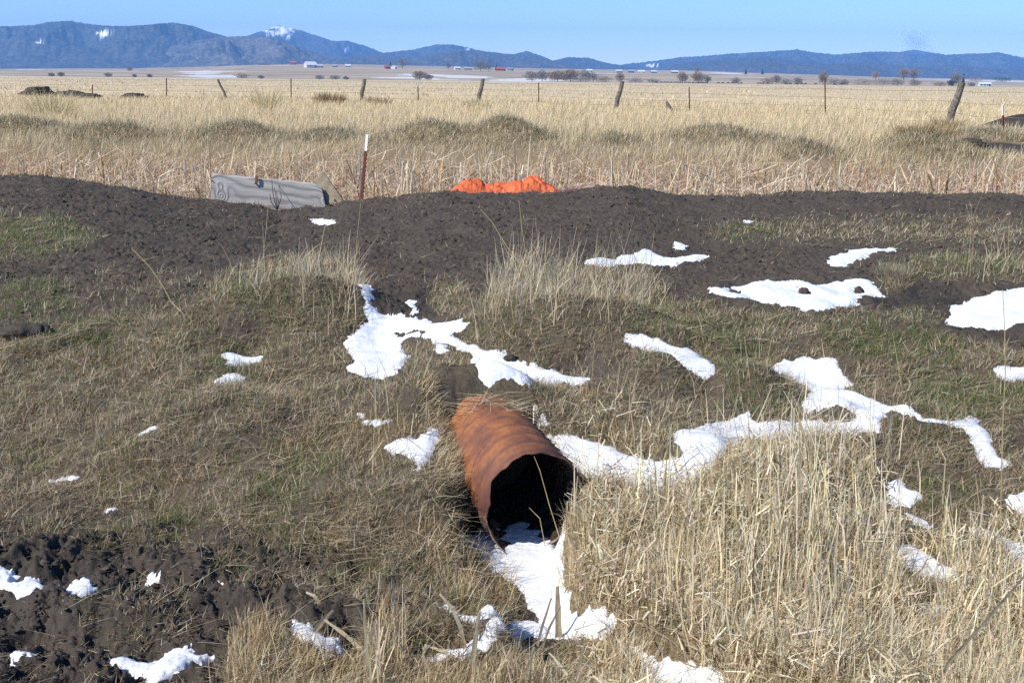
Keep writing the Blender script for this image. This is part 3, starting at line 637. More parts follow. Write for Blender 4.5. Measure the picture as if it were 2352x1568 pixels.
def back_vegetation():
    # cattail bed in the ditch behind the road
    N = 21000; x = rng.uniform(-12, 12, N); y = rng.uniform(15.5, 20.3, N)
    cl = .5 + .8 * fbm(x / .8, y / .8, 151, 2)
    ok = rng.random(N) < cl; x, y = x[ok], y[ok]; N = len(x)
    L = rng.uniform(.35, 1.0, N) * (1 - .25 * sstep(18.6, 20.3, y)) * (1 + .15 * perlin(x / 1.5, y / 1.5, 152)) ; W = rng.uniform(.009, .024, N)
    az = rng.uniform(0, 6.28, N); a0 = np.abs(rng.normal(0, .28, N)); kk = rng.random(N) < .62
    a1 = a0 + np.where(kk, rng.uniform(.9, 2.4, N), rng.uniform(0, .5, N))
    C = pal(N, [(.72,.58,.40),(.64,.49,.32),(.52,.36,.21),(.78,.68,.52),(.38,.20,.10)], [.35, .3, .2, .25, .16])
    P = np.stack([x, y, Hb(x, y)], -1)
    blades("cattail_bed", P, L, W, az, a0, a1, C, kink=rng.uniform(.3, .85, N), nseg=4, tip=.5, label="dense bed of broken pale cattail stalks behind the road", cat="cattails")
    N = 24000; x = rng.uniform(-12, 12, N); y = rng.uniform(15.6, 20.6, N); L = rng.uniform(.2, .7, N); a0 = rng.uniform(1.1, 1.6, N)
    C = pal(N, [(.66,.53,.37),(.46,.31,.18),(.78,.68,.54),(.28,.15,.08)], [.4, .22, .35, .2])
    blades("fallen_cattails", np.stack([x, y, Hb(x, y) + rng.uniform(.05, .45, N)], -1), L, rng.uniform(.010, .024, N), rng.uniform(0, 6.28, N), a0, a0 + rng.uniform(-.2, .3, N), C, tip=.6, label="tangled fallen cattail leaves lying among the standing stalks", cat="cattails")
    # far bank and meadow grass
    N = 270000; y = 20.2 * (62 / 20.2) ** rng.random(N); x = (rng.random(N) * 2 - 1) * (.5 * y + 2)
    mound = np.zeros(N)
    for cx, cy, rx, ry, h in BUMPS:
        if cy > 21: mound += np.exp(-(((x - cx) / rx) ** 2 + ((y - cy) / ry) ** 2) * 1.0) * (h > .1)
    mound = mound.clip(0, 1) * (y < 27)
    dg = np.exp(-(((x - 10.7) / 1.7) ** 2 + ((y - 23.3) / 1.0) ** 2)) + np.exp(-(((x - 14.2) / 1.8) ** 2 + ((y - 31.0) / 1.5) ** 2))
    cl = (.65 + .6 * fbm(x / 1.0, y / 1.4, 161, 3)) * (1 + .3 * mound) * (1 - sstep(.25, .6, dg))
    ok = rng.random(N) < cl; x, y, mound = x[ok], y[ok], mound[ok]; N = len(x); front_ = np.zeros(N)
    for cx, cy, rx, ry, h in BUMPS:
        if cy > 21 and h > .1: front_ = np.maximum(front_, np.exp(-(((x - cx) / rx) ** 2 + ((y - cy + .9) / .9) ** 2)))
    mound = np.maximum(mound, .75 * front_)
    tall = sstep(-.2, .5, perlin(x / 2.5, y / 4, 163))
    L = rng.uniform(.16, .40, N) * (.75 + .45 * tall) * (1 - .78 * mound); W = y * .00030 * rng.uniform(.7, 1.4, N)
    az = rng.normal(.2, 1.5, N); a0 = np.abs(rng.normal(0, .3, N)) + .5 * mound; a1 = a0 + rng.uniform(0, .8, N)
    sh = np.clip(mound, 0, 1)
    wt = np.stack([.45 * (1 - sh), .4 * (1 - .8 * sh), .2 + 0 * sh, .35 * (1 - sh), .10 + .7 * sh, 1.0 * sh, .04 + .5 * sh], 1)
    C = pal(N, [(.74,.61,.38),(.66,.53,.32),(.50,.38,.21),(.80,.69,.49),(.36,.32,.20),(.20,.19,.11),(.12,.14,.06)], wt, .10)
    blades("meadow_grass", np.stack([x, y, Hb(x, y) - .02], -1), L, W, az, a0, a1, C, tip=.3, label="tall pale dry grass of the far bank up to the wire fence", cat="grass")
    PX, PY, PH = [], [], []
    for cx, cy, rx, ry, h in BUMPS:
        if cy > 21 and h > .1:
            n = int(5200 * rx); PX.append(cx + rng.normal(0, rx * .75, n)); PY.append(cy - .25 + rng.normal(0, ry * .75, n))
    x = np.concatenate(PX); y = np.concatenate(PY); N = len(x); q = .5 + .9 * fbm(x / .5, y / .5, 181, 2); ok = (rng.random(N) < q + .4) & ((np.hypot((x - 10.7) / 1.7, (y - 23.3)) > 1) & (np.hypot((x - 14.2) / 1.6, (y - 31) / 1.2) > 1)); x, y, q = x[ok], y[ok], q[ok]; N = len(x)
    C = pal(N, [(.46,.39,.26),(.30,.26,.16),(.20,.195,.10),(.66,.56,.38)], np.stack([.7 + 0 * q, .5 + 0 * q, np.clip(q - .2, .05, 1) * .5, .5 + 0 * q], 1))
    a0 = np.abs(rng.normal(0, .6, N)); blades("mound_grass", np.stack([x, y, Hb(x, y) - .01], -1), rng.uniform(.07, .2, N), rng.uniform(.008, .015, N), rng.uniform(0, 6.28, N), a0, a0 + rng.uniform(.2, .9, N), C, label="matted grey green grass covering the low humps of the far bank", cat="grass")
    N = 70000; y = 58 * (560 / 58) ** (rng.random(N) ** 1.25); x = (rng.random(N) * 2 - 1) * (.5 * y + 4)
    band = .35 + .8 * fbm(x / 25, y / 7, 171, 3); ok = rng.random(N) < band; x, y = x[ok], y[ok]; N = len(x)
    L = rng.uniform(.10, .30, N) * (1 + .3 * perlin(x / 12, y / 8, 172)); W = y * .0005 * rng.uniform(.7, 1.6, N)
    C = pal(N, [(.68,.55,.34),(.58,.46,.27),(.76,.64,.43),(.42,.32,.18)], [.4, .3, .3, .13], .12)
    a0 = np.abs(rng.normal(0, .4, N))
    blades("field_grass", np.stack([x, y, Hb(x, y) - .02], -1), L, W, rng.uniform(0, 6.28, N), a0, a0 + .5, C, nseg=2, label="short pale grass of the wide field beyond the fence", cat="grass")
back_vegetation()
# ------------------------------------------------------------------ rusty culvert pipe
def rust_material():
    k = NT("rusty_steel"); co = k.coord()
    n1 = k.noise(5, 6, co, .65, .4); n2 = k.noise(40, 5, co, .7); n3 = k.noise(260, 3, co)
    c = k.ramp(n1, [(.28, (.09, .040, .028)), (.42, (.17, .066, .034)), (.55, (.29, .108, .036)), (.72, (.42, .165, .05))])
    c = k.mix(k.ramp(n2, [(.45, (0, 0, 0)), (.7, (.6, .6, .6))]), c, (.13, .05, .035))
    c = k.mix(k.ramp(n3, [(.62, (0, 0, 0)), (.72, (.5, .5, .5))]), c, (.5, .24, .08))
    a = k.n("Attribute", attribute_name="col"); sp = k.n("SeparateColor"); k.l(a.outputs["Color"], sp.inputs[0])
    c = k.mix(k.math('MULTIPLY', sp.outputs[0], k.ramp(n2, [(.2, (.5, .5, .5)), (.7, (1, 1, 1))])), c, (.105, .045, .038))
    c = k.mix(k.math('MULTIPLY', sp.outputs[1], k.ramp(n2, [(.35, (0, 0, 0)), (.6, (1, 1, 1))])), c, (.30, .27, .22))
    c = k.mix(sp.outputs[2], c, (.022, .014, .011)); k.color(c); k.b.inputs["Roughness"].default_value = .72; k.b.inputs["Specular IOR Level"].default_value = .35  # inner wall coloured near black, standing in for shade inside the bore
    k.bump(k.math('ADD', n2, k.math('MULTIPLY', n3, .5)), .6, .005)
    return k.m
def pipe():
    A = Vector(PA); S = A.cross(Vector((0, 0, 1))).normalized(); T = S.cross(A).normalized()   # S points right of travel
    NA, NS = 140, 210
    cols = []
    def prof(s, th):
        ring = .010 * math.cos(2 * math.pi * (s + .05 * math.sin(th + .5)) / .115) * max(.3, 1 - s / .8) + .003 * math.sin(2 * math.pi * s / .068) * (1 if s > .4 else .3)
        dent = .010 * math.sin(3 * th + 4 * s) * math.exp(-s * 5) + .006 * math.sin(2 * th + 1)
        return PR + ring + dent
    def rim(th):     # how far the torn mouth sticks out, th from top (0) clockwise seen from the mouth
        return .018 * math.sin(5 * th + .6) + .010 * math.sin(9 * th + 2) + .005 * math.sin(23 * th) + .075 * math.exp(-((th - math.pi * .82) / .34) ** 2) + .02 * math.sin(2 * th)
    def surf(name, dr, V, F, C):
        k0 = len(V)
        for i in range(NS + 1):
            f = i / NS; f = f ** 1.35
            for j in range(NA):
                th = 2 * math.pi * j / NA
                s0 = -rim(th); s = s0 + (PL - s0) * f
                r = prof(max(s, 0), th) + dr
                fl = .012 * math.exp(-((s - s0) / .03) ** 2) * math.sin(7 * th)
                p = Vector(PM) + A * s + (T * math.cos(th) - S * math.sin(th)) * (r + fl * 0.4)
                V.append(tuple(p))
                dk = math.exp(-max(0, s - s0) / .16) * (.9 if math.cos(th) > -.2 else .5) + .35 * max(0, -math.sin(th)) * math.exp(-s / .6) + .55 * max(0, -math.cos(2 * math.pi * (s + .05 * math.sin(th + .5)) / .115)) ** 3  # dark rust at the mouth, plus shade painted on right flank and ring valleys
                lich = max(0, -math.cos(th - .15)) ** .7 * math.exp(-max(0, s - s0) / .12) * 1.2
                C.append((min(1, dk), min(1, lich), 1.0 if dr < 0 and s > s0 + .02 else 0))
        for i in range(NS):
            for j in range(NA):
                a = k0 + i * NA + j; b = k0 + i * NA + (j + 1) % NA
                F.append((a, b, b + NA, a + NA) if dr < 0 else (a, a + NA, b + NA, b))
    V, F, C = [], [], []
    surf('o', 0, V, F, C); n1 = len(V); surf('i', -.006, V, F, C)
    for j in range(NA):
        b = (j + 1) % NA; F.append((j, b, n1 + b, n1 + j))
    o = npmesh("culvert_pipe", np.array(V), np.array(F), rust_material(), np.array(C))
    tag(o, "rusty corrugated steel culvert pipe with a torn mouth jutting from the bank", "pipe")
pipe()
# ice in the pipe mouth
def ice():
    k = NT("grey_ice"); co = k.coord(); n = k.noise(18, 5, co, .6, .6)
    k.color(k.ramp(n, [(.35, (.035, .034, .032)), (.55, (.10, .10, .10)), (.78, (.36, .37, .39))])); k.b.inputs["Roughness"].default_value = .28; k.b.inputs["Specular IOR Level"].default_value = .5
    k.bump(n, .4, .01)
    xs = np.linspace(-.42, .42, 90); ys_ = np.linspace(4.86, 6.1, 120); X, Y = np.meshgrid(xs, ys_)
    s = (X - PM[0]) * PA[0] + (Y - PM[1]) * PA[1]; q = np.abs(-(X - PM[0]) * PA[1] + (Y - PM[1]) * PA[0])
    Z = .016 + .006 * fbm(X / .12, Y / .12, 7) + .05 * sstep(.0, .35, (X - .1)) * sstep(5.6, 5.2, Y) * 0 - .03 * sstep(.10, .3, -s)
    ok = (q < .235).ravel() & (s > -.14).ravel() & (s < .95).ravel()
    f = grid_faces(*X.shape); f = f[ok[f].all(1)]
    used = np.unique(f); rm = np.zeros(X.size, int); rm[used] = np.arange(len(used))
    o = npmesh("frozen_water", np.stack([X, Y, Z], -1).reshape(-1, 3)[used], rm[f], k.m)
    tag(o, "dark grey ice filling the bottom of the pipe mouth", "ice", None, 'structure')
ice()
def pipe_straw():
    A = PA; S = np.cross(A, [0, 0, 1]); S /= np.linalg.norm(S); T = np.cross(S, A)
    N = 420; s = rng.normal(.74, .09, N); th = rng.normal(0, .75, N)
    P = PM + A * s[:, None] + (T * np.cos(th)[:, None] - S * np.sin(th)[:, None]) * (PR + .012)
    a0 = rng.uniform(1.3, 1.75, N); L = rng.uniform(.06, .22, N); az = np.where(rng.random(N) < .5, rng.normal(.2, .5, N), rng.normal(math.pi - .3, .5, N))
    C = pal(N, STRAW, [.3, .3, .3, .3, .15])
    blades("pipe_straw", P, L, rng.uniform(.0025, .004, N), az, a0, a0 + rng.uniform(-.1, .4, N), C, label="dry straws fallen over the buried rear end of the pipe", cat="straw")
    # overhanging grass tufts on the left bank above the pipe's side
    N = 2600; s = rng.uniform(.05, 1.0, N); side = np.where(rng.random(N) < .7, 1, -1)
    q = PR + np.abs(rng.normal(.03, .05, N)); x = PM[0] + A[0] * s - S[0] * q * side * 1; y = PM[1] + A[1] * s - S[1] * q * side
    z = Hb(x, y); ok = z > .12; x, y, z, side, s = x[ok], y[ok], z[ok], side[ok], s[ok]; N = len(x)
    az = np.arctan2(S[1] * side, S[0] * side) + rng.normal(0, .7, N); a0 = rng.uniform(.3, 1.3, N)
    C = pal(N, TURFC + STRAW[:3], [.5, .5, .3, .08, .02, .2, .3, .3])
    blades("overhanging_grass", np.stack([x, y, z], -1), rng.uniform(.04, .11, N), rng.uniform(.0025, .004, N), az, a0, a0 + rng.uniform(.3, 1.2, N), C, label="grass tufts hanging from the bank along the pipe's sides", cat="grass")
pipe_straw()
# ------------------------------------------------------------------ notable single stalks and leaves
M_leaf = simple("dry_leaf", (.40, .32, .20), (.60, .51, .34), 30, .65, .2)
M_gold = simple("golden_stalk", (.46, .37, .17), (.58, .48, .25), 30, .6)
M_dark = simple("dark_weed_stem", (.03, .028, .03), (.06, .05, .05), 30, .8)
def leaf(name, base, pts, wd, label, cat, group, mat=M_leaf, dy=0.0):
    """ribbon with a folded cross-section from the ground through survey points at the plant's own distance"""
    b = hit(*base); P = [Vector(b) - Vector((0, 0, .02))]
    n = len(pts)
    for i, (u, v) in enumerate(pts): P.append(Vector(at_y(u, v, b[1] + dy * (i + 1) / n)))
    Q = []
    for i in range(len(P) - 1):
        for t in range(4): Q.append(P[i].lerp(P[i + 1], t / 4))
    Q.append(P[-1])
    me = MB(); k = len(Q); side = Vector((.93, .25, .0))
    for i, p in enumerate(Q):
        f = i / (k - 1); tdir = (Q[min(i + 1, k - 1)] - Q[max(0, i - 1)]).normalized()
        sd_ = (side - tdir * side.dot(tdir)).normalized(); nr = tdir.cross(sd_)
        ww = wd * .5 * (1 - .5 * f ** 2) * (1 + .1 * math.sin(i * 1.7)); th = wd * .10 + .0006
        me.v += [tuple(p - sd_ * ww), tuple(p + nr * ww * .35), tuple(p + sd_ * ww), tuple(p + nr * (ww * .35 - th) - Vector((0, 0, 0)))]
    for i in range(k - 1):
        for j in range(4):
            a = i * 4 + j; b2 = i * 4 + (j + 1) % 4; me.f.append((a, b2, b2 + 4, a + 4))
    me.f.append((3, 2, 1, 0)); me.f.append(tuple((k - 1) * 4 + j for j in range(4)))
    o = me.build(name, mat); tag(o, label, cat, group); return o
G = "broad dead reed leaves standing at the bottom"
leaf("reed_leaf", (1073,1500), [(1058,1440),(1038,1395),(1010,1363)], .016, "broad bent reed leaf leaning left with a snapped tip, centre bottom", "leaf", G)
leaf("reed_leaf", (1076,1590), [(1088,1500),(1101,1405)], .021, "broadest upright reed leaf with square cut top at the centre bottom", "leaf", G)
leaf("reed_leaf", (1085,1590), [(1105,1530),(1132,1490)], .018, "short broad reed leaf leaning right against the widest one", "leaf", G)
leaf("reed_leaf", (1203,1590), [(1212,1540),(1227,1486)], .017, "short pale reed leaf right of the widest leaf at the bottom edge", "leaf", G)
leaf("reed_leaf", (1227,1500), [(1245,1440),(1266,1373)], .013, "leftmost leaf of the tall bundle standing at the snow fan's foot", "leaf", G)
leaf("reed_leaf", (1236,1502), [(1262,1440),(1287,1392)], .012, "lowest leaning leaf of the tall bundle at the snow fan's foot", "leaf", G)
leaf("reed_leaf", (1284,1470), [(1282,1410),(1280,1346)], .030, "tall broad pale leaf topping the bundle at the snow fan's foot", "leaf", G)
leaf("reed_leaf", (1322,1590), [(1330,1530),(1343,1479)], .015, "narrow pale leaf right of the bundle near the bottom edge", "leaf", G)
leaf("reed_leaf", (1352,1590), [(1362,1550),(1382,1520)], .016, "small curved leaf at the bottom edge beside the snow tongue", "leaf", G)
leaf("reed_leaf", (714,1453), [(738,1428),(766,1401)], .026, "wide tan leaf propped diagonally over the snow wedge at lower left", "leaf", G)
leaf("reed_leaf", (738,1410), [(733,1385),(722,1368),(703,1359)], .016, "arched leaf curling left above the snow wedge at lower left", "leaf", G)
leaf("reed_leaf", (830,1480), [(790,1455),(745,1422)], .016, "long leaf lying down to the left from the small straw clump", "leaf", G)
leaf("reed_leaf", (1060,1510), [(1020,1495),(975,1480)], .014, "flat grey leaf lying level across the bottom snow film", "leaf", G)
leaf("reed_leaf", (842,1560), [(840,1470),(836,1375)], .013, "tallest flat stalk of the small straw clump at the bottom", "leaf", G)
leaf("reed_leaf", (1000,1590), [(985,1540),(972,1500)], .012, "short leaf leaning left at the bottom edge, left of the bent one", "leaf", G)
leaf("reed_leaf", (2110,1650), [(2180,1520),(2290,1395),(2380,1290)], .018, "long thick stalk slanting up to the right edge over the straw", "leaf", G)
G2 = "single tall dry stalks"
def stalk(base, pts, wd, label, mat=M_gold, dy=0): leaf("dry_stalk", base, pts, wd, label, "stalk", G2, mat, dy)
stalk((2298,1240), [(2300,1100),(2303,980),(2309,860),(2308,765),(2303,665)], .007, "very tall lone stalk rising near the right edge over the slope")
stalk((430,727), [(418,718),(392,692),(378,664),(345,614),(303,571)], .006, "long thin stalk leaning far left over the mud from the left mound")
stalk((800,618), [(806,600),(818,572),(823,520),(829,465)], .006, "tall kinked stalk reaching up to the white tipped post")
stalk((1232,660), [(1190,600),(1160,560),(1130,510),(1103,480)], .0055, "stalk leaning left over the road from the centre mound")
stalk((1215,650), [(1209,590),(1198,520),(1192,460)], .0055, "tallest upright stalk of the centre mound")
stalk((603,640), [(604,600),(611,530),(618,450)], .005, "thin straight stalk in front of the grey board's left part")
stalk((1762,862), [(1764,820),(1772,780),(1800,712)], .005, "forked looking stalk above the right drift's top corner")
stalk((2075,902), [(2066,860),(2058,810),(2050,765)], .005, "short lone stalk on the green turf right of the drift")
stalk((2150,985), [(2151,940),(2156,893)], .004, "thin stalk beside the drift's narrow right arm")
stalk((1400,620), [(1404,590),(1417,550)], .0045, "thin stalk crossing the left end of the road snow streak")
stalk((1490,625), [(1496,590),(1503,530)], .0045, "thin stalk crossing the middle of the road snow streak")
stalk((790,650), [(789,600),(788,535)], .005, "straight stalk at the left mound's right shoulder")
stalk((2222,625), [(2228,560),(2232,470)], .006, "pale stalk on the small tussock by the road's right end")
stalk((2205,585), [(2220,530),(2255,450)], .004, "slender stalk slanting right above the road's right end")
stalk((2315,630), [(2316,570),(2318,505)], .005, "upright stalk right of the small tussock on the road")
stalk((1720,1240), [(1722,1120),(1722,1010),(1716,930)], .006, "tall thin stalk in the middle of the right straw clump")
stalk((1960,1330), [(1880,1120),(1842,980),(1826,950)], .007, "leaning stalk over the drift from the right straw clump")
stalk((1830,1260), [(1835,1120),(1836,1000),(1834,935)], .006, "upright stalk against the drift, beside the leaning one")
stalk((1400,1545), [(1500,1500),(1640,1450),(1752,1412)], .006, "long bowed stalk lying over the stubble at lower right")
stalk((2350,1330), [(2290,1300),(2210,1270)], .006, "fallen stalk lying over the straw at the right edge")
stalk((1330,1250), [(1360,1160),(1364,1080)], .005, "pale stalk before the pipe's right rim")
stalk((1255,1260), [(1240,1190),(1215,1165)], .004, "bent stalk leaning into the pipe mouth")
stalk((1290,1240), [(1262,1160),(1240,1080),(1227,1048)], .0045, "long stalk crossing the dark pipe mouth")
def weed():
    r = hit(628, 484); me = MB(); base = Vector((r[0], 14.75, float(Hb(r[0], 14.75))))
    for du, vt in ((-4, 412), (12, 423), (2, 430), (-8, 445), (6, 440)):
        tip = Vector(at_y(628 + du, vt, 14.75 + .02 * du)); me.tube([base, base.lerp(tip, .5) + Vector((.004 * du, 0, 0)), tip], [.006, .005, .003], 5)
    o = me.build("dead_weed", M_dark); tag(o, "black wiry dead weed standing in front of the grey board", "weed")
weed()
# ------------------------------------------------------------------ weathered board
def board():
    y = 14.95
    tl, tr = Vector(at_y(487, 401, y)), Vector(at_y(738, 424, y + .05))
    bl, br = Vector(at_y(478, 470, y)), Vector(at_y(753, 468, y + .05))
    t = empty("weathered_board", (tl.x, tl.y, tl.z - .5)); tag(t, "grey weathered board with swirling knots standing half buried behind the road", "board")
    L = t.location
    top = [(0, 0), (.2, -.005), (.45, .0), (.7, -.004), (.88, -.006), (.95, -.02), (1, -.05)]
    pts = [tl.lerp(tr, f) + Vector((0, 0, dz)) for f, dz in top] + [Vector(at_y(752, 452, y + .05)), br - Vector((0, 0, .3)), bl - Vector((0, 0, .35)), tl.lerp(bl, .97)]
    NU, NV = 260, 90; fu, fv = np.meshgrid(np.linspace(0, 1, NU), np.linspace(0, 1, NV))
    tops = np.array([tl.lerp(tr, f) + Vector((0, 0, np.interp(f, [a for a, b in top], [b for a, b in top]) + .004 * math.sin(f * 37))) for f in np.linspace(0, 1, NU)])
    lows = np.array([(bl - Vector((0, 0, .3))).lerp(br + Vector((.01, 0, -.28)), f) for f in np.linspace(0, 1, NU)])
    P = tops[None] * (1 - fv[..., None]) + lows[None] * fv[..., None]
    X = P[..., 0] - tl.x; Zr = (P[..., 2] - tops[None, :, 2]); Wd_ = 1.6
    ph = -Zr * 9 + .45 * np.exp(-((X - .30) / .30) ** 2) * np.tanh((Zr + .20) * 9) + .55 * np.sin(X * 2.1 + .6) + .35 * np.exp(-((X - 1.55) / .13) ** 2) * -3.2 + .12 * perlin(X * 3, Zr * 9, 501)
    for kx, kz, kr in ((.10, -.15, .055), (.11, -.27, .05), (1.50, -.17, .05)):
        rr_ = np.hypot((X - kx) / 1.0, (Zr - kz) / 1.15); wk = np.exp(-(rr_ / (kr * 2.2)) ** 2); ph = ph * (1 - wk) + wk * rr_ * 26
    fr_ = ph - np.floor(ph); sh = np.where(fr_ < .62, fr_ / .62, (1 - fr_) / .38) ** 1.6
    grain = 1 + .12 * fbm(X * 2.2, Zr * 7, 505, 3) - .35 * sstep(.42, .6, perlin(X * 1.7, Zr * 60, 506)) + .12 * perlin(X * 5, Zr * 160, 503) + .05 * perlin(X * 60, Zr * 300, 504)
    lt = np.array([.42, .40, .385]); dkc = np.array([.20, .17, .145])
    Cc = (lt * (1 - sh[..., None] * .62) + dkc * sh[..., None] * .62) * grain[..., None]
    V = P.reshape(-1, 3) - np.array(L); V[:, 1] -= (.006 * sh).reshape(-1); back = P.reshape(-1, 3) - np.array(L) + np.array([.004, .05, .01])
    f = grid_faces(NV, NU); n = len(V); rimi = list(range(0, NU)) + [r_ * NU + NU - 1 for r_ in range(1, NV)] + list(range(NV * NU - 2, (NV - 1) * NU - 1, -1)) + [r_ * NU for r_ in range(NV - 2, 0, -1)]
    ed = np.array([(rimi[q], rimi[(q + 1) % len(rimi)], rimi[(q + 1) % len(rimi)] + n, rimi[q] + n) for q in range(len(rimi))])
    kb = NT("weathered_wood"); aa = kb.n("Attribute", attribute_name="col"); kb.l(aa.outputs["Color"], kb.b.inputs["Base Color"])
    o = npmesh("plank", np.concatenate([V, back]), np.concatenate([f[:, ::-1], f + n, ed]), kb.m, np.concatenate([Cc.reshape(-1, 3)] * 2), False, t)
    # iron nails and knot plates
    for (u, v, r_) in ((588, 421, .012), (489, 415, .008), (746, 438, .012)):
        p = Vector(at_y(u, v, y + .02)) - Vector((0, .035, 0)); mb = MB(); mb.tube([p - L, p - L + Vector((0, .03, 0))], [r_, r_], 8); mb.build("bolt", M_dark, t)
    p0 = Vector(at_y(590, 412, y)) - Vector((0, .014, 0)); mb = MB(); mb.box(p0 - L + Vector((0, 0, .0)), (.04, .012, .09)); mb.build("rusty_strap", simple("strap_rust", (.10, .05, .03), (.2, .11, .07), 30), t)
    # second plank end behind
    w2 = simple("brown_old_wood", (.21, .165, .115), (.34, .28, .20), 12, .85, .3)
    y2 = 15.12; q = [at_y(718, 414, y2), at_y(743, 396, y2), at_y(790, 463, y2 - .1), at_y(770, 482, y2 - .1), at_y(735, 470, y2)]
    q = [Vector(a) for a in q]; C0 = q[2].copy(); mb = MB(); n = len(q); d2 = Vector((.0, .045, 0))
    mb.v = [tuple(p - C0) for p in q] + [tuple(p + d2 - C0) for p in q]
    mb.f = [tuple(reversed(range(n))), tuple(n + i for i in range(n))] + [(i, (i + 1) % n, n + (i + 1) % n, n + i) for i in range(n)]
    o = mb.build("broken_plank", w2); o.location = C0; tag(o, "brown broken plank end leaning behind the grey board's right end", "plank")
board()
# ------------------------------------------------------------------ metal T posts
M_red = simple("red_brown_post", (.13, .035, .025), (.22, .065, .045), 40, .7, .2)
M_rust = simple("rusty_post", (.08, .04, .028), (.15, .075, .045), 30, .8, .2)
M_white = simple("white_post_paint", (.72, .72, .70), (.80, .80, .78), 20, .6)
M_grey = simple("grey_old_wood", (.085, .075, .062), (.19, .17, .145), 14, .85, .5)
def tpost(name, h, w, mat, tipmat=None, tiph=.28, parent=None, studs=True):
    t = empty(name) if parent is None else parent
    def section(z0, z1):
        mb = MB(); mb.box((0, 0, (z0 + z1) / 2), (w, w * .18, z1 - z0)); mb.box((0, w * .42, (z0 + z1) / 2), (w * .16, w * .66, z1 - z0 - .004)); return mb
    zt = h - (tiph if tipmat else 0)
    o1 = section(-.35, zt).build("shaft" if parent is None else "metal_post", mat, t)
    if studs:
        k = .1
        while k < h - .02:
            st = MB(); st.box((0, -w * .09 - .004, k), (w * .28, .01, .016)); st.build("stud", M_dark, o1); k += .055
    if tipmat: section(zt, h).build("white_tip", tipmat, t if parent is None else o1)
    return t, o1
def near_post():
    y = 15.05; b = Vector(at_y(832, 466, y)); tp = Vector(at_y(846, 309, y)); h = (tp - b).length
    t, _ = tpost("fence_post", h, .046, M_red, M_white, h * .24)
    t.location = b; d = (tp - b).normalized(); t.rotation_euler = d.to_track_quat('Z', 'Y').to_euler()
    tag(t, "dark red metal post with white painted top beside the grey board", "post")
near_post()
# ------------------------------------------------------------------ wire fence
def fence():
    specs = [(2303,318,240,'t',26,1), (2178,288,200,'w',31,0), (1895,275,180,'t',38,0), (1583,262,200,'t',45,0), (1412,256,187,'w',48,0), (1237,243,190,'t',54,0), (1096,248,181,'w',54,0), (960,247,187,'t',56,1), (828,239,182,'w',57,0), (670,238,181,'t',58,0), (524,243,183,'v',57,0), (384,238,180,'t',57,0), (214,237,195,'t',60,0), (134,237,205,'t',63,0), (2,240,217,'t',64,0)]
    tops = {2178: (2212, 190), 1412: (1430, 187), 1096: (1110, 181), 828: (838, 182), 524: (500, 183)}
    root = empty("barbed_wire_fence", (0, 50, 1.1)); tag(root, "long sagging barbed wire fence on leaning wood and rusty metal posts across the field", "fence")
    L = root.location; line = []
    M_galv = simple("old_wire", (.12, .10, .08), (.2, .17, .14), 5, .6)
    for (u, vb, vt, kind, d, wt) in specs:
        g = at_y(u, vb, d); z = float(Hb(g[0], g[1])); base = Vector((g[0], d, min(z, g[2] + .25)))
        tu, tv = tops.get(u, (u - 1, vt)); tp = Vector(at_y(tu, tv, d))
        h = (tp - base).length; q = (tp - base).normalized().to_track_quat('Z', 'Y').to_euler()
        if kind == 't':
            wv = .00085 * d + .01 + (.022 if d == 26 else 0)
            def sec(z0, z1, name, mat, par):
                mb = MB(); mb.box((0, 0, (z0 + z1) / 2), (wv, wv * .18, z1 - z0)); mb.box((0, wv * .42, (z0 + z1) / 2), (wv * .16, wv * .66, z1 - z0 - .004)); return mb.build(name, mat, par)
            o = sec(-.2, h if not wt else h - .25, "metal_post", M_red if d == 26 else M_rust, root)
            if wt: sec(h - .25, h, "white_tip", M_white, o)
            if d == 26 or u == 960: o['label'] = "red brown metal post with a white tip"
        else:
            mb = MB(); n = 9; r = {2178: .10, 524: .06}.get(u, .10)
            pts = [(.02 * math.sin(i * 1.3), .015 * math.cos(i * 2.1), -.2 + (h + .2) * i / 6) for i in range(7)]
            if u == 2178: pts = [(p[0] + .10 * math.sin(i / 6 * 3.0), p[1], p[2]) for i, p in enumerate(pts)]
            mb.tube(pts, [r * (1.15 - .04 * i + .06 * math.sin(i * 2.3)) for i in range(7)], n); o = mb.build("wooden_post", M_grey, root, False)
        o.location = base - L; o.rotation_euler = q
        line.append((base, tp))
    # wires sag from post to post
    line = [(line[0][0] + Vector((6, -9, 0)), line[0][1] + Vector((6, -9, .0)))] + line
    line.append((line[-1][0] + Vector((-14, 6, 0)), line[-1][1] + Vector((-14, 6, 0))))
    for wi, f in enumerate((.96, .70, .44, .2)):
        mb = MB()
        for (a0, a1), (b0, b1) in zip(line[:-1], line[1:]):
            p, q = a0 + Vector((0, -.06, f * 1.1)), b0 + Vector((0, -.06, f * 1.1)); pts = []
            for i in range(7):
                t = i / 6; c = p.lerp(q, t); c.z -= .035 * math.sin(math.pi * t) * (1 + .4 * wi * math.sin(a0.x + wi)); pts.append(c - L)
            mb.tube(pts, .004 + .00003 * p.y, 4, False)
        mb.build("wire", M_galv, root)
    s = MB(); y = 44; pts = [Vector(at_y(1541, 268, y)), Vector(at_y(1538, 252, y)), Vector(at_y(1531, 233, y))]; b = Vector((pts[0].x, y, 1.1))
    s.tube([p - b for p in pts], [.14, .12, .04], 8); o = s.build("broken_post", M_grey); o.location = b; tag(o, "short splintered wooden post stump standing before the wire fence", "post")
fence()
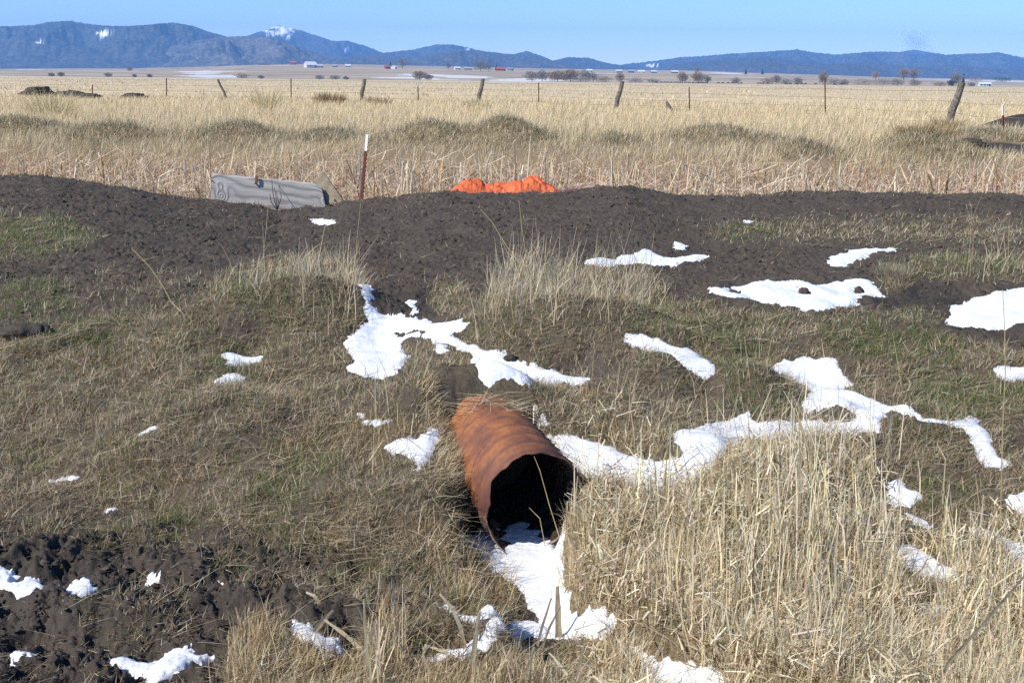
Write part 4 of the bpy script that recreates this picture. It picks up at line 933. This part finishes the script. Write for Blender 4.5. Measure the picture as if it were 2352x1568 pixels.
# ------------------------------------------------------------------ orange tarp
def tarp():
    k = NT("orange_tarp"); co = k.coord(True); n = k.noise(9, 5, co, .6, .5); n2 = k.noise(60, 4, co)
    c = k.ramp(n, [(.3, (.40, .085, .035)), (.55, (.58, .13, .045)), (.75, (.58, .20, .10))]); k.color(c); k.b.inputs["Roughness"].default_value = .6
    k.bump(k.math('ADD', n, k.math('MULTIPLY', n2, .25)), .7, .03)
    y = 14.75; a = at_y(1036, 440, y)[0]; b = at_y(1286, 440, y)[0]
    top = [(1036,441),(1050,432),(1065,420),(1085,414),(1106,416),(1114,428),(1140,425),(1170,422),(1200,416),(1222,410),(1240,413),(1255,424),(1272,434),(1287,442)]
    tx = [at_y(u, v, y)[0] for u, v in top]; tz = [at_y(u, v, y)[2] for u, v in top]
    NX, NY = 150, 50; X = np.linspace(a, b, NX)[None].repeat(NY, 0); s = np.linspace(-1, 1, NY)[:, None].repeat(NX, 1)
    Y = y + .02 + s * .33 + .05 * perlin(X / .4, s * 2, 201); g = Hd(X, Y)
    hh = np.interp(X, tx, tz) - Hb(X, np.full_like(X, y)); hh = np.maximum(hh, 0)
    prof = np.clip(1 - np.abs(s) ** 2.2, 0, 1) ** .6
    cr = .02 * fbm(X / .14, Y / .08, 203, 4, .6) + .035 * (np.abs(perlin(X / .13 + Y * 3, Y / .3, 205)) * 2 - .6)
    Z = g + prof * hh * (1 + 0 * X) + cr * prof * (hh > .01) + .004 - .03 * (np.abs(s) > .96)
    C = Vector((X.mean(), y, float(g.mean())))
    V = np.stack([X - C.x, Y - C.y, Z - C.z], -1).reshape(-1, 3); Vb = V - np.array([0, 0, .006]); n = len(V)
    f = grid_faces(NY, NX)
    o = npmesh("orange_tarp", np.concatenate([V, Vb]), np.concatenate([f, f[:, ::-1] + n]), k.m); o.location = C
    tag(o, "crumpled bright orange plastic tarp heaped on the far road edge", "tarp")
    N = 900; x = rng.normal(at_y(1270, 445, y)[0], .28, N); yy = rng.normal(y - .18, .12, N); a0 = rng.uniform(1.1, 1.6, N)
    C = pal(N, [(.42,.25,.22),(.45,.38,.38),(.5,.16,.08)], [.4, .5, .25])
    t = blades("frayed_threads", np.stack([x, yy, Hd(x, yy) + rng.uniform(0, .05, N)], -1), rng.uniform(.05, .16, N), rng.uniform(.003, .006, N), rng.uniform(0, 6.28, N), a0, a0 + .4, C, label="frayed pinkish grey threads trailing right from the orange tarp", cat="threads")
tarp()
# ------------------------------------------------------------------ clods of earth
def clods():
    M_cl = simple("dark_clod", (.035, .029, .024), (.075, .062, .05), 30, .95, .8, obj=False)
    import bmesh
    def clod(seed, rx, ry, rz):
        bm = bmesh.new(); bmesh.ops.create_icosphere(bm, subdivisions=4, radius=1); rr = random.Random(seed)
        V = np.array([v.co[:] for v in bm.verts]); o1 = seed * 3.7
        n = fbm(V[:, 0] * 1.3 + o1, V[:, 1] * 1.3 + V[:, 2] * 1.7, seed, 4, .6)
        for v, k in zip(bm.verts, n):
            v.co *= 1 + .30 * k; v.co.x *= rx; v.co.y *= ry; v.co.z *= rz
        me = bpy.data.meshes.new("clod"); bm.to_mesh(me); bm.free(); me.materials.append(M_cl)
        for p in me.polygons: p.use_smooth = True
        return me
    def put(name, u, v, rx, ry, rz, label, cat="clod", group=None, y=None, sink=.3):
        p = hit(u, v) if y is None else at_y(u, v, y)
        o = bpy.data.objects.new(name, clod(int(u + v), rx, ry, rz)); COL.objects.link(o); z = float(Hb(p[0], p[1]))
        o.location = (p[0], p[1], z + rz * (1 - sink) * .6); o.rotation_euler = (0, 0, u * .37); tag(o, label, cat, group)
    g = "mud clods on the road and turf"
    put("mud_clod", 1846, 676, .055, .04, .035, "dark clod in the middle of the wide road snow patch", group=g)
    put("mud_clod", 1972, 673, .03, .03, .03, "smaller round clod at the right side of the wide road snow patch", group=g)
    put("mud_clod", 1172, 828, .045, .03, .02, "clod poking from the drift behind the pipe", group=g)
    put("mud_clod", 60, 770, .16, .10, .05, "lumpy mud heap on the turf near the left edge", group=g)
    put("mud_clod", 478, 556, .09, .06, .04, "black clod on the road left of the long thin stalk's tip", group=g)
    put("mud_clod", 1150, 522, .10, .06, .02, "brownish dung pat in the middle of the road", "dung", None)
    put("mud_clod", 2348, 560, .08, .05, .03, "clod on the road at the far right edge", group=g)
    g = "dark earth heaps along the field fence"
    put("earth_heap", 88, 236, 1.0, .7, .36, "dark earth heap farthest left behind the near fence posts", "heap", g, 60, .2)
    put("earth_heap", 165, 240, 1.2, .7, .26, "long low dark earth heap between two metal posts at left", "heap", g, 58, .2)
    put("earth_heap", 205, 241, .7, .5, .18, "low dark heap just left of the third metal post", "heap", g, 57, .2)
    put("earth_heap", 308, 240, .8, .5, .24, "small peaked dark earth heap right of the long low ones", "heap", g, 58, .2)
    put("earth_heap", 2225, 334, .4, .3, .10, "smaller dark earth heap left of the white tipped fence post", "heap", g, 23.4, .3)
clods()
def tussock(u, v, y, r, h, n, cols, label):
    g = at_y(u, v, y); x0 = g[0]; z = float(Hb(x0, y))
    a = rng.uniform(0, 6.28, n); q = np.sqrt(rng.random(n)) * r * .5
    P = np.stack([x0 + np.cos(a) * q, y + np.sin(a) * q, np.full(n, z - .03)], -1)
    a0 = np.abs(rng.normal(.1, .35, n)); C = pal(n, cols, np.ones(len(cols)))
    o = blades("grass_tussock", P, rng.uniform(.6, 1.1, n) * h, np.full(n, y * .0005), a + rng.normal(0, .5, n), a0, a0 + rng.uniform(.1, .9, n), C)
    del o['kind']; tag(o, label, "tussock", "tall grass tussocks by the field fence")
BR = [(.34,.23,.11),(.42,.31,.16),(.24,.16,.08)]; PAL_ = [(.62,.53,.33),(.55,.46,.27)]
tussock(760, 250, 50, 1.1, .62, 900, BR, "brown bushy tussock before the fence left of the leaning wooden post")
tussock(872, 252, 48, .9, .5, 500, BR + PAL_, "small brown tussock just right of the leaning wooden post")
tussock(610, 262, 40, .8, 1.0, 220, PAL_, "wispy tall pale tussock before the fence between white leaning and metal posts")
tussock(125, 300, 32, 1.2, .9, 300, PAL_, "wispy tall pale tussock before the dark heaps at left")
tussock(1095, 262, 44, 1.0, .5, 400, PAL_, "pale tussock at the foot of the centre leaning post")
tussock(2170, 300, 29, .8, .45, 400, BR + PAL_, "brownish tussock at the foot of the big leaning post at right")
tussock(2120, 330, 23.5, 1.2, .4, 700, BR, "dark brown tussock on the far bank near the dug earth")
tussock(2050, 650, 9.0, .28, .12, 700, [(.40,.34,.24),(.30,.25,.17)], "pale drooping tussock at the right end of the wide road snow patch")
# ------------------------------------------------------------------ distant trees, bushes, buildings, cattle
def twig_mesh(n, r, h, z0, cols, wd, up=.6, seed=1):
    rr = np.random.default_rng(seed)
    d = rr.normal(size=(n, 3)); d /= np.linalg.norm(d, axis=1)[:, None]; q = rr.random(n) ** .45
    lump = 1 + .25 * np.sin(d[:, 0] * 4 + seed) * np.cos(d[:, 2] * 5 + seed)
    P = d * q[:, None] * lump[:, None] * np.array([r, r, h / 2]) + np.array([0, 0, z0 + h / 2])
    dirv = d * np.array([1, 1, 1]) + np.array([0, 0, up]) + rr.normal(size=(n, 3)) * .4; dirv /= np.linalg.norm(dirv, axis=1)[:, None]
    L = rr.uniform(.4, 1.0, n) * (h * .16); sd_ = np.cross(dirv, rr.normal(size=(n, 3))); sd_ /= np.linalg.norm(sd_, axis=1)[:, None]
    A = P - dirv * L[:, None] * .5; B = P + dirv * L[:, None] * .5
    V = np.stack([A - sd_ * wd, A + sd_ * wd, B + sd_ * wd * .4, B - sd_ * wd * .4], 1).reshape(-1, 3)
    C = np.array(cols)[rr.integers(0, len(cols), n)] * rr.uniform(.8, 1.2, (n, 1))
    return V, np.arange(4 * n).reshape(-1, 4), np.repeat(C, 4, 0)
M_bark = simple("grey_bark", (.10, .08, .065), (.17, .14, .11), 3)
def trunk_mb(h, r, nb, seed, spread):
    mb = MB(); rr = random.Random(seed)
    mb.tube([(0, 0, -.3), (.05 * h * rr.uniform(-1, 1), 0, h * .4), (.05 * h * rr.uniform(-1, 1), .03 * h, h * .85)], [r, r * .7, r * .2], 6)
    for i in range(nb):
        a = 6.28 * i / nb + rr.random(); z = h * rr.uniform(.12, .5)
        e = (math.cos(a) * spread * rr.uniform(.5, .9), math.sin(a) * spread * rr.uniform(.5, .9), min(h * .95, z + h * rr.uniform(.25, .5)))
        mb.tube([(0, 0, z), (e[0] * .45, e[1] * .45, z + (e[2] - z) * .6), e], [r * .45, r * .3, r * .1], 5)
    return mb
def tree(name, u, D, w, h, cols, label, n=900, z0=.12, crown='crown', wd=.07, cat="tree", group=None, trunkr=None, up=.6):
    x = at_y(u, 190, D)[0]; z = float(Hb(x, D)); w *= 1.3; h *= 1.1; n = int(n * 1.8)
    t = empty(name, (x, D, z)); tag(t, label, cat, group)
    sd_ = int(u * 7 + D); trunk_mb(h, trunkr or h * .03, 7, sd_, w * .4).build("trunk", M_bark, t)
    V, F, C = twig_mesh(n, w / 2, h * (1 - z0), h * z0, cols, wd, up, sd_); npmesh(crown, V, F, M_twig, C, False, t)
    return t
TAN = [(.27,.19,.115),(.20,.145,.09),(.32,.235,.14)]; GRY = [(.21,.18,.14),(.27,.235,.185),(.15,.13,.10)]; RED = [(.34,.17,.08),(.42,.23,.11),(.26,.14,.08)]; EVG = [(.025,.04,.03),(.035,.055,.035),(.02,.03,.028)]
gt = "bare trees along the field's far edge"
for (u, D, w, h, cols, lb, n) in [
    (964,880,9,6.6,TAN,"round tan bare tree standing left of the centre leaning post, larger of a pair",1500),
    (984,890,7,4.6,TAN,"lower spreading bare tree right beside the round tan one",900),
    (1222,880,11,7.2,GRY,"grey bare tree opening the willow row right of the thin metal post",1000),
    (1245,900,9,8.0,GRY,"taller grey bare tree second in the willow row",900),
    (1280,890,13,7.8,TAN,"wide dome shaped tan willow in the middle of the row",2000),
    (1310,900,12,9.0,TAN,"tallest dome shaped reddish tan willow of the row",2000),
    (1345,895,9,8.8,GRY,"thin grey bare tree right of the tallest willow",800),
    (1362,910,7,7,GRY,"slim bare tree just right of the thin grey one",600),
    (1424,880,6,7,TAN,"small bare tree behind the leaning wooden post's top",700),
    (1568,880,7,8.0,TAN,"vase shaped bare tree above the cattle, left of two",1000),
    (1604,885,9,8.2,TAN,"broad vase shaped bare tree above the cattle, right of two",1300),
    (1625,890,5,6.0,GRY,"small grey bare tree beside the broad vase shaped one",500),
    (1890,880,6,9.0,TAN,"round headed bare tree rising behind the tall metal post",900),
    (1783,885,6,6.4,GRY,"small dark bare tree among bushes midway right of the cattle",700),
    (2075,1300,10,13,TAN,"pale bare tree against the mountains, left of two slender ones",700),
    (2098,1300,9,12.5,TAN,"pale bare tree against the mountains, right of two slender ones",700),
    (2196,900,8,10,GRY,"grey bare tree behind the big leaning post's top",800),
    (2010,1500,8,10,RED,"russet bare tree low against the mountain foot at right",500),
    (1600,1600,8,9,GRY,"small faint bare tree far behind the cattle",300),
    (1100+4,1500,16,13,GRY,"dark rounded bare tree by the distant farm left of the red roofs",1200),
    (1122,1550,9,9,GRY,"small bare tree by the distant farm right of the dark rounded one",500),
    (925,1700,14,14,GRY,"wide bare tree behind the red farmhouse",600),
    (1030,1700,8,11,GRY,"narrow bare tree on the slope right of the red farmhouse",400)]:
    tree("bare_tree", u, D, w, h, cols, lb, n, wd=.05 + D * .00006, group=gt)
for (u, D, w, h, lb, cols) in [(2212,900,4,9.5,"narrow dark conifer behind the big leaning post",EVG),(898,1690,7,10,"dark conifer beside the red farmhouse",EVG),(1140,1600,6,9,"dark conifer among the distant red roofs",EVG),(1712,1800,6,9,"tiny dark conifer on the far rise, left of two",EVG),(1750,1850,5,8,"tiny dark conifer on the far rise, right of two",EVG)]:
    x = at_y(u, 190, D)[0]; t = empty("conifer", (x, D, float(Hb(x, D)))); tag(t, lb, "tree", "dark conifers on the far land")
    mb = MB(); mb.tube([(0, 0, -.3), (0, 0, h * .9)], [h * .03, h * .005], 6); mb.build("trunk", M_bark, t)
    rr = np.random.default_rng(u); n = 900; zz = rr.random(n) ** 1.4; rad = (1 - zz) * w / 2 * rr.uniform(.5, 1, n) * (1 + .2 * np.sin(zz * 40)); a = rr.uniform(0, 6.28, n)
    P = np.stack([np.cos(a) * rad, np.sin(a) * rad, .08 * h + zz * h * .92], -1); dv = np.stack([np.cos(a), np.sin(a), -.4 + 0 * a], -1) * .7; sd_ = np.stack([-np.sin(a), np.cos(a), .2 + 0 * a], -1) * .28
    V = np.stack([P - dv - sd_, P - dv + sd_, P + dv * .3 + sd_ * .5, P + dv * .3 - sd_ * .5], 1).reshape(-1, 3)
    npmesh("crown", V, np.arange(4 * n).reshape(-1, 4), M_twig, np.repeat(np.array(cols)[rr.integers(0, 3, n)], 4, 0), False, t)
gb = "low bushes along the field's far edge"
bushes = [(2240,1400,16,5,RED,"round russet bush on the far snow field at right"),(2302,1350,17,6,EVG,"dark round evergreen bush at the foot of the mountains, far right"),
 (345,860,3.5,2.4,GRY,"tiny bush left of the tall dark metal post"),(120,860,4,2.6,GRY,"dark bush near the left edge, left of a pair"),(142,860,4.5,3,GRY,"dark bush near the left edge, right of a pair"),
 (250,865,5,3,GRY,"grey bush between the left metal posts"),(310,870,3,2.2,GRY,"small bush behind the left metal posts"),(300,1500,7,5,RED,"brown bush on the slope above the left posts"),(556,860,9,3.5,TAN,"long tan bush right of the far snow"),
 (600,860,4,2.4,GRY,"small grey bush below the white barn's left"),(735,865,6,3,GRY,"grey bush just right of the white barn's foot"),(770,865,7,3,GRY,"wide grey bush left of the first leaning wooden post"),(795,865,4,2.4,GRY,"small bush touching the first leaning post"),
 (1334,860,14,4,GRY,"grey thicket under the tall willows"),(1385,860,12,4.6,GRY,"pale grey thicket right of the tall willows"),(1460,865,12,3.6,GRY,"grey thicket right of the leaning post"),(1500,865,9,3.2,GRY,"last grey thicket before the cattle"),
 (1690,870,6,4.4,GRY,"grey bush amid the scattered cattle"),(1765,870,9,4.6,TAN,"tan bush left of the small dark tree at right"),(1805,870,9,4,GRY,"grey bush right of the small dark tree"),(1833,870,6,5,GRY,"upright dark bush before the tall metal post"),
 (1915,870,12,5,GRY,"dark thicket right of the tall metal post"),(1940,870,6,4,GRY,"dense dark bush after the post thicket"),(1985,870,16,4.6,GRY,"wide hedge like thicket in the right distance"),(2030,870,14,5,GRY,"darker part of the right distant hedge"),
 (2062,865,9,5,GRY,"rounded bush ending the right distant hedge"),(2102,865,8,4.4,GRY,"lone rounded bush right of the hedge's end"),(2160,870,10,3.2,GRY,"low bush left of the big leaning post"),(2185,870,5,4.6,EVG,"dark green bush hard left of the big leaning post"),(2232,870,5,3,GRY,"low bush right of the narrow conifer")]
for (u, D, w, h, cols, lb) in bushes:
    tree("bush", u, D, w, h, cols, lb, 700, 0.0, 'foliage', .10, "bush", gb, .12, .3)
def house(u, D, w, d, h, wall, roof, label, nwin=2, rot=.3, name="farmhouse", cat="house", chim=False):
    x = at_y(u, 190, D)[0]; z = float(Hb(x, D)); t = empty(name, (x, D, z), rot); t.scale = (.8, .8, .8); tag(t, label, cat, "farm buildings on the far rise")
    mw = simple("wall_paint", wall, tuple(c * .9 for c in wall), 2); mr = simple("roofing", roof, tuple(c * .85 for c in roof), 2)
    mb = MB(); mb.box((0, 0, h / 2 - .3), (w, d, h + .6)); rh = d * .32
    for sx in (-1, 1): mb.quad((sx * w / 2, -d / 2 * sx, h), (sx * w / 2, d / 2 * sx, h), (sx * w / 2, 0, h + rh))
    mb.build("wall", mw, t)
    r = MB()
    for sy in (-1, 1):
        a = [Vector((-w / 2 - .5, sy * (d / 2 + .6), h - .25)), Vector((w / 2 + .5, sy * (d / 2 + .6), h - .25)), Vector((w / 2 + .5, 0, h + rh + .12)), Vector((-w / 2 - .5, 0, h + rh + .12))]
        up = Vector((0, 0, .25)); k = len(r.v); r.v += [tuple(p) for p in a] + [tuple(p + up) for p in a]
        r.f += [(k, k + 1, k + 2, k + 3), (k + 4, k + 7, k + 6, k + 5), (k, k + 4, k + 5, k + 1), (k + 1, k + 5, k + 6, k + 2), (k + 2, k + 6, k + 7, k + 3), (k + 3, k + 7, k + 4, k)]
    ro = r.build("roof", mr, t)
    if chim: c = MB(); c.box((w * .2, 0, h + rh + .5), (1, 1, 2)); c.build("chimney", M_rust, ro)
    for i in range(nwin):
        m_ = MB(); m_.box((-w / 2 + w * (i + .7) / (nwin + .8), -d / 2 - .05, h * .55), (1.4, .12, 1.3)); m_.build("window", M_dark, t)
    m_ = MB(); m_.box((w * .38, -d / 2 - .06, h * .38), (min(3, w * .15), .14, h * .75)); m_.build("door", M_dark, t)
    return t
WH = (.55,.55,.54); GY = (.32,.32,.33); RD = (.36,.055,.04); BRN = (.22,.15,.11)
house(714,1700,20,18,5,WH,(.6,.61,.63),"large white metal barn with pale roof on the slope",1,.5,"barn","barn")
house(735,1720,14,10,3,GY,(.4,.4,.42),"grey shed adjoining the white barn's right side",1,.2,"shed","shed")
house(675,2300,15,10,5,RD,(.40,.12,.10),"red barn on the hill crest above the white barn",1,.2,"barn","barn")
house(800,1800,10,8,3,GY,(.6,.6,.62),"small grey house right of the white barn and shed",2,.1)
house(770,1800,9,7,2.8,BRN,GY,"small brown house between the white barn and the grey house",2,-.1)
house(892,1650,12,8,3.5,RD,(.25,.1,.08),"red farmhouse with white gable left of the conifer",2,.4,chim=True)
house(905,1640,7,9,3.5,WH,(.7,.7,.7),"small white annex right of the red farmhouse",1,1.2)
house(1050,1650,10,8,3,WH,(.55,.56,.58),"white cottage on the rise between the two leaning posts",2,.3)
house(1075,1660,14,8,2.6,BRN,GY,"low brown farm building right of the white cottage",3,0)
house(1150,1600,16,10,3.4,RD,(.36,.09,.07),"long red roofed farmhouse by the distant conifer",3,.1,chim=True)
house(1172,1620,10,8,3.6,GY,(.2,.22,.26),"blue grey house right of the long red roofed farmhouse",2,-.2)
house(1420,1750,12,9,3.2,GY,(.5,.52,.55),"grey house behind the leaning post in the distant hamlet",2,.2)
house(1448,1700,11,8,3.4,(.16,.2,.3),(.3,.32,.36),"dark blue house in the distant hamlet",2,.1)
house(1472,1760,12,8,3.0,WH,(.6,.6,.6),"white house right of the dark blue one in the hamlet",2,-.1)
house(1500,1720,11,8,3.0,BRN,(.52,.54,.56),"brown house with snowy roof ending the hamlet",2,.2)
house(1352,1800,12,8,3.0,WH,(.6,.61,.62),"white house behind the grey bare trees of the willow row",2,.1)
house(1548,1650,12,7,2.6,BRN,(.55,.56,.58),"low brown house with pale roof above the cattle",2,.1)
house(2262,1000,13,4,2.6,(.55,.62,.6),(.6,.66,.64),"long pale green trailer right of the big leaning post",3,.02,"trailer","trailer")
house(610,2300,26,8,2.6,(.08,.08,.09),(.12,.12,.13),"row of dark sheds on the hill crest left of the red barn",3,.05,"shed","shed")
def cow_proto():
    t = empty("cow"); M_cow = simple("black_hide", (.012, .011, .011), (.03, .025, .022), 3, .7)
    me = bpy.data.meshes.new("body"); V = []; E = []; Rr = []
    def ch(pts, par=None):
        last = par
        for (p, r) in pts:
            V.append(p); Rr.append(r); i = len(V) - 1
            if last is not None: E.append((last, i))
            last = i
        return last
    hip = ch([((-.75, 0, 1.08), (.30, .34))]); mid = ch([((-.2, 0, 1.02), (.33, .40))], hip); sh = ch([((.45, 0, 1.06), (.29, .37))], mid)
    nk = ch([((.85, 0, 1.08), (.17, .20)), ((1.15, 0, .92), (.13, .15)), ((1.45, 0, .70), (.09, .09))], sh)
    for s in (-1, 1):
        ch([((-.80, .20 * s, .75), (.14, .14)), ((-.88, .20 * s, .45), (.07, .07)), ((-.84, .2 * s, .0), (.05, .05))], hip)
        ch([((.50, .18 * s, .70), (.11, .11)), ((.52, .18 * s, .35), (.06, .06)), ((.50, .18 * s, .0), (.05, .05))], sh)
        ch([((1.10, .22 * s, .98), (.03, .05))], len(V) and nk - 1 if False else 4)
    ch([((-1.08, 0, 1.05), (.05, .05)), ((-1.16, 0, .5), (.03, .03))], hip)
    me.from_pydata(V, E, []); me.update(); o = bpy.data.objects.new("body", me); COL.objects.link(o); o.parent = t
    md = o.modifiers.new("skin", 'SKIN'); 
    for sv_, r in zip(me.skin_vertices[0].data, Rr): sv_.radius = r
    me.skin_vertices[0].data[0].use_root = True
    o.modifiers.new("sub", 'SUBSURF').levels = 1
    bpy.context.view_layer.update()
    dg = bpy.context.evaluated_depsgraph_get(); m2 = bpy.data.meshes.new_from_object(o.evaluated_get(dg)); o.modifiers.clear(); o.data = m2; m2.name = "body"
    m2.materials.clear(); m2.materials.append(M_cow)
    for p in m2.polygons: p.use_smooth = True
    return t
proto = cow_proto()
cu = [1508,1518,1526,1533,1541,1549,1556,1562,1575,1583,1592,1600,1607,1615,1622,1650,1660,1672,1682,1702,1741,1747,1752,1762,1806,1816,1830,1842,1850,1873,1918,1931,1934]
for i, u in enumerate(cu):
    c = proto if i == 0 else copy_tree(proto)
    D = 800 + (i * 37) % 40; x = at_y(u, 195, D)[0]; c.location = (x, D, float(Hb(x, D))); c.rotation_euler = (0, 0, (0 if i % 3 else math.pi) + .3 * math.sin(i * 2.1)); c.scale = (1.0, 1.0, 1.0)
    tag(c, "black cow grazing in the herd along the field's far edge" if u < 1630 else "black cow grazing apart, in the scattered line right of the herd", "cow", "black cattle in the herd" if u < 1630 else "scattered black cattle")
# ------------------------------------------------------------------ mountains
def mountain(name, D, sil, basev, cs, sp_, seed, depth=900, snow=None, umin=-700, umax=3050):
    us = np.arange(umin, umax, 2.0) if D < 6500 else np.arange(umin, umax, 2.5)
    su = [a for a, b in sil]; svv = [b for a, b in sil]; lo = np.interp(us, su, svv)
    fine = 1.1 * perlin(us / 9, us * 0, seed) + .8 * perlin(us / 4.3, us * 0, seed + 1) + 1.5 * perlin(us / 40, us * 0, seed + 2)
    tv = lo + fine * sstep(0, 12, 178 - lo)
    S = np.linspace(-1, 1, 91); front = S < 0
    P = np.array([at_y(u, v, D) for u, v in zip(us, tv)])
    X = P[:, 0][None] * (1 + S[:, None] * depth / D); Y = D + S[:, None] * depth + 0 * X
    h = P[:, 2] + 6
    prof = np.clip(1 - np.abs(S), 0, 1)[:, None] ** .85
    fold = fbm(X / 260 + Y / 900, Y / 420, seed + 5, 5, .55)
    edge = np.clip(np.abs(S)[:, None] * 3, 0, 1) * np.clip((1 - np.abs(S)[:, None]) * 3, 0, 1)
    Z = -6 + np.maximum(h, 0)[None] * prof * (1 + .62 * fold * edge)
    Z = np.minimum(Z, -6 + np.maximum(h, 0)[None] * (1 - .0 * np.abs(S)[:, None]) * (1 - .12 * np.clip(np.abs(S)[:, None] * 2, 0, 1)) )
    C = np.zeros(X.shape + (3,)); u2, v2 = project(X, Y, Z)
    if snow:
        for (a, b, c_, d_, th) in snow:
            e = np.exp(-(((u2 - a) / c_) ** 2 + ((v2 - b) / d_) ** 2)); C[..., 0] = np.maximum(C[..., 0], sstep(th, th + .18, e * (1 + .9 * fbm(X / 70, Z / 30 + Y / 90, seed + 9, 4, .7))))
    k = NT(name + "_cover"); co = k.coord(); n = k.noise(.006, 6, co, .65); n2 = k.noise(.05, 5, co, .75)
    c = k.ramp(n, [(.35, cs[0]), (.5, cs[1]), (.68, cs[2])]); c = k.mix(k.ramp(n2, [(.46, (0, 0, 0)), (.62, (sp_, sp_, sp_))]), c, (.26, .21, .16))
    a = k.n("Attribute", attribute_name="col"); spp = k.n("SeparateColor"); k.l(a.outputs["Color"], spp.inputs[0]); c = k.mix(spp.outputs[0], c, (.85, .85, .88)); k.color(c)
    o = npmesh(name, np.stack([X, Y, Z], -1).reshape(-1, 3), grid_faces(*X.shape), k.m, C.reshape(-1, 3)); tag(o, kind='structure')
DK = [(.010,.020,.024),(.020,.034,.038),(.055,.060,.056)]; BN = [(.024,.034,.034),(.055,.058,.050),(.11,.10,.08)]
E0 = 200
mountain("forested_mountain", 4600, [(-700,75),(-200,66),(0,61),(75,59),(110,51),(160,48),(200,55),(260,61),(330,58),(395,52),(440,59),(490,77),(560,95),(700,140),(800,170),(900,E0),(3050,E0)], 0, DK, .25, 300, 1000, [(243,76,26,9,.45),(90,98,22,4,.8)])
mountain("bare_foothill", 4100, [(-700,E0),(300,E0),(340,120),(420,100),(500,86),(560,83),(620,85),(680,105),(740,128),(820,140),(900,150),(1000,165),(1100,E0),(3050,E0)], 0, BN, .5, 320, 750)
mountain("snowy_peak", 6800, [(-700,E0),(450,E0),(560,85),(600,72),(640,59),(680,66),(720,80),(770,96),(800,94),(840,106),(880,122),(950,140),(1100,E0),(3050,E0)], 0, DK, .2, 340, 1100, [(648,68,46,17,.42),(800,118,16,8,.9)])
mountain("middle_mountain", 6000, [(-700,E0),(750,E0),(820,130),(880,122),(950,114),(1000,103),(1040,103),(1080,111),(1120,120),(1180,126),(1210,117),(1250,131),(1290,150),(1400,E0),(3050,E0)], 0, DK, .25, 360, 1000, [(1075,115,12,4,.7)])
mountain("front_foothill", 4400, [(-700,E0),(650,E0),(720,150),(800,130),(900,130),(960,132),(1000,124),(1060,116),(1120,119),(1180,126),(1230,131),(1290,145),(1340,157),(1420,170),(1550,E0),(3050,E0)], 0, [(.035,.042,.038),(.035,.036,.028),(.07,.06,.045)], .3, 380, 800)
mountain("gap_hill", 5200, [(-700,E0),(1180,E0),(1250,146),(1300,132),(1350,133),(1400,146),(1460,157),(1560,168),(1700,E0),(3050,E0)], 0, DK, .2, 400, 800)
mountain("right_mountain", 6200, [(-700,E0),(1340,E0),(1400,152),(1440,147),(1500,141),(1560,132),(1620,129),(1680,123),(1750,120),(1830,114),(1880,122),(1920,126),(2000,119),(2060,119),(2110,128),(2160,127),(2220,124),(2290,121),(2352,132),(2500,125),(3050,140)], 0, DK, .3, 420, 1100, [(1500,150,30,4,.8)])
mountain("far_peak", 7600, [(-700,E0),(1900,E0),(2000,130),(2060,120),(2100,115),(2140,121),(2200,130),(2300,150),(2400,E0),(3050,E0)], 0, DK, .3, 440, 900)
mountain("right_foothill", 4500, [(-700,E0),(1400,E0),(1480,165),(1560,147),(1620,138),(1680,135),(1750,133),(1850,143),(1920,147),(2000,143),(2080,152),(2200,150),(2300,158),(2400,162),(2700,165),(3050,170)], 0, [(.035,.042,.038),(.032,.034,.027),(.06,.055,.042)], .25, 460, 900)
# ------------------------------------------------------------------ smoke and air
def smoke():
    k = NT("smoke"); t = k.t; t.nodes.remove(k.b); vol = t.nodes.new("ShaderNodeVolumePrincipled"); t.links.new(vol.outputs[0], t.nodes["Material Output"].inputs["Volume"])
    vol.inputs["Color"].default_value = (.38, .42, .62, 1)
    tc = t.nodes.new("ShaderNodeTexCoord"); n = k.noise(2.2, 4, tc.outputs["Object"], .6, .6)
    g = t.nodes.new("ShaderNodeTexGradient"); g.gradient_type = 'SPHERICAL'; t.links.new(tc.outputs["Object"], g.inputs[0])
    d = k.math('MULTIPLY', k.math('SUBTRACT', k.math('ADD', n, k.math('MULTIPLY', g.outputs[0], .9)), .66, True), .005, False)
    t.links.new(d, vol.inputs["Density"])
    import bmesh
    bm = bmesh.new(); bmesh.ops.create_icosphere(bm, subdivisions=4, radius=1); me = bpy.data.meshes.new("smoke_plume"); bm.to_mesh(me); bm.free(); me.materials.append(k.m)
    o = bpy.data.objects.new("smoke_plume", me); COL.objects.link(o); o.location = at_y(2105, 98, 7200); o.scale = (150, 120, 95); o.rotation_euler = (0, R(35), 0)
    tag(o, "grey violet smoke smudge rising behind the right mountains", "smoke", None, 'stuff')
smoke()
def haze():
    k = NT("haze_air"); t = k.t; t.nodes.remove(k.b); vol = t.nodes.new("ShaderNodeVolumePrincipled"); t.links.new(vol.outputs[0], t.nodes["Material Output"].inputs["Volume"])
    vol.inputs["Color"].default_value = (.20, .47, 1.0, 1); vol.inputs["Density"].default_value = HAZE
    mb = MB(); mb.box((0, 4490, 198), (12400, 9020, 420)); o = mb.build("haze", k.m); tag(o, kind='stuff')
HAZE = 1.4e-4
haze()
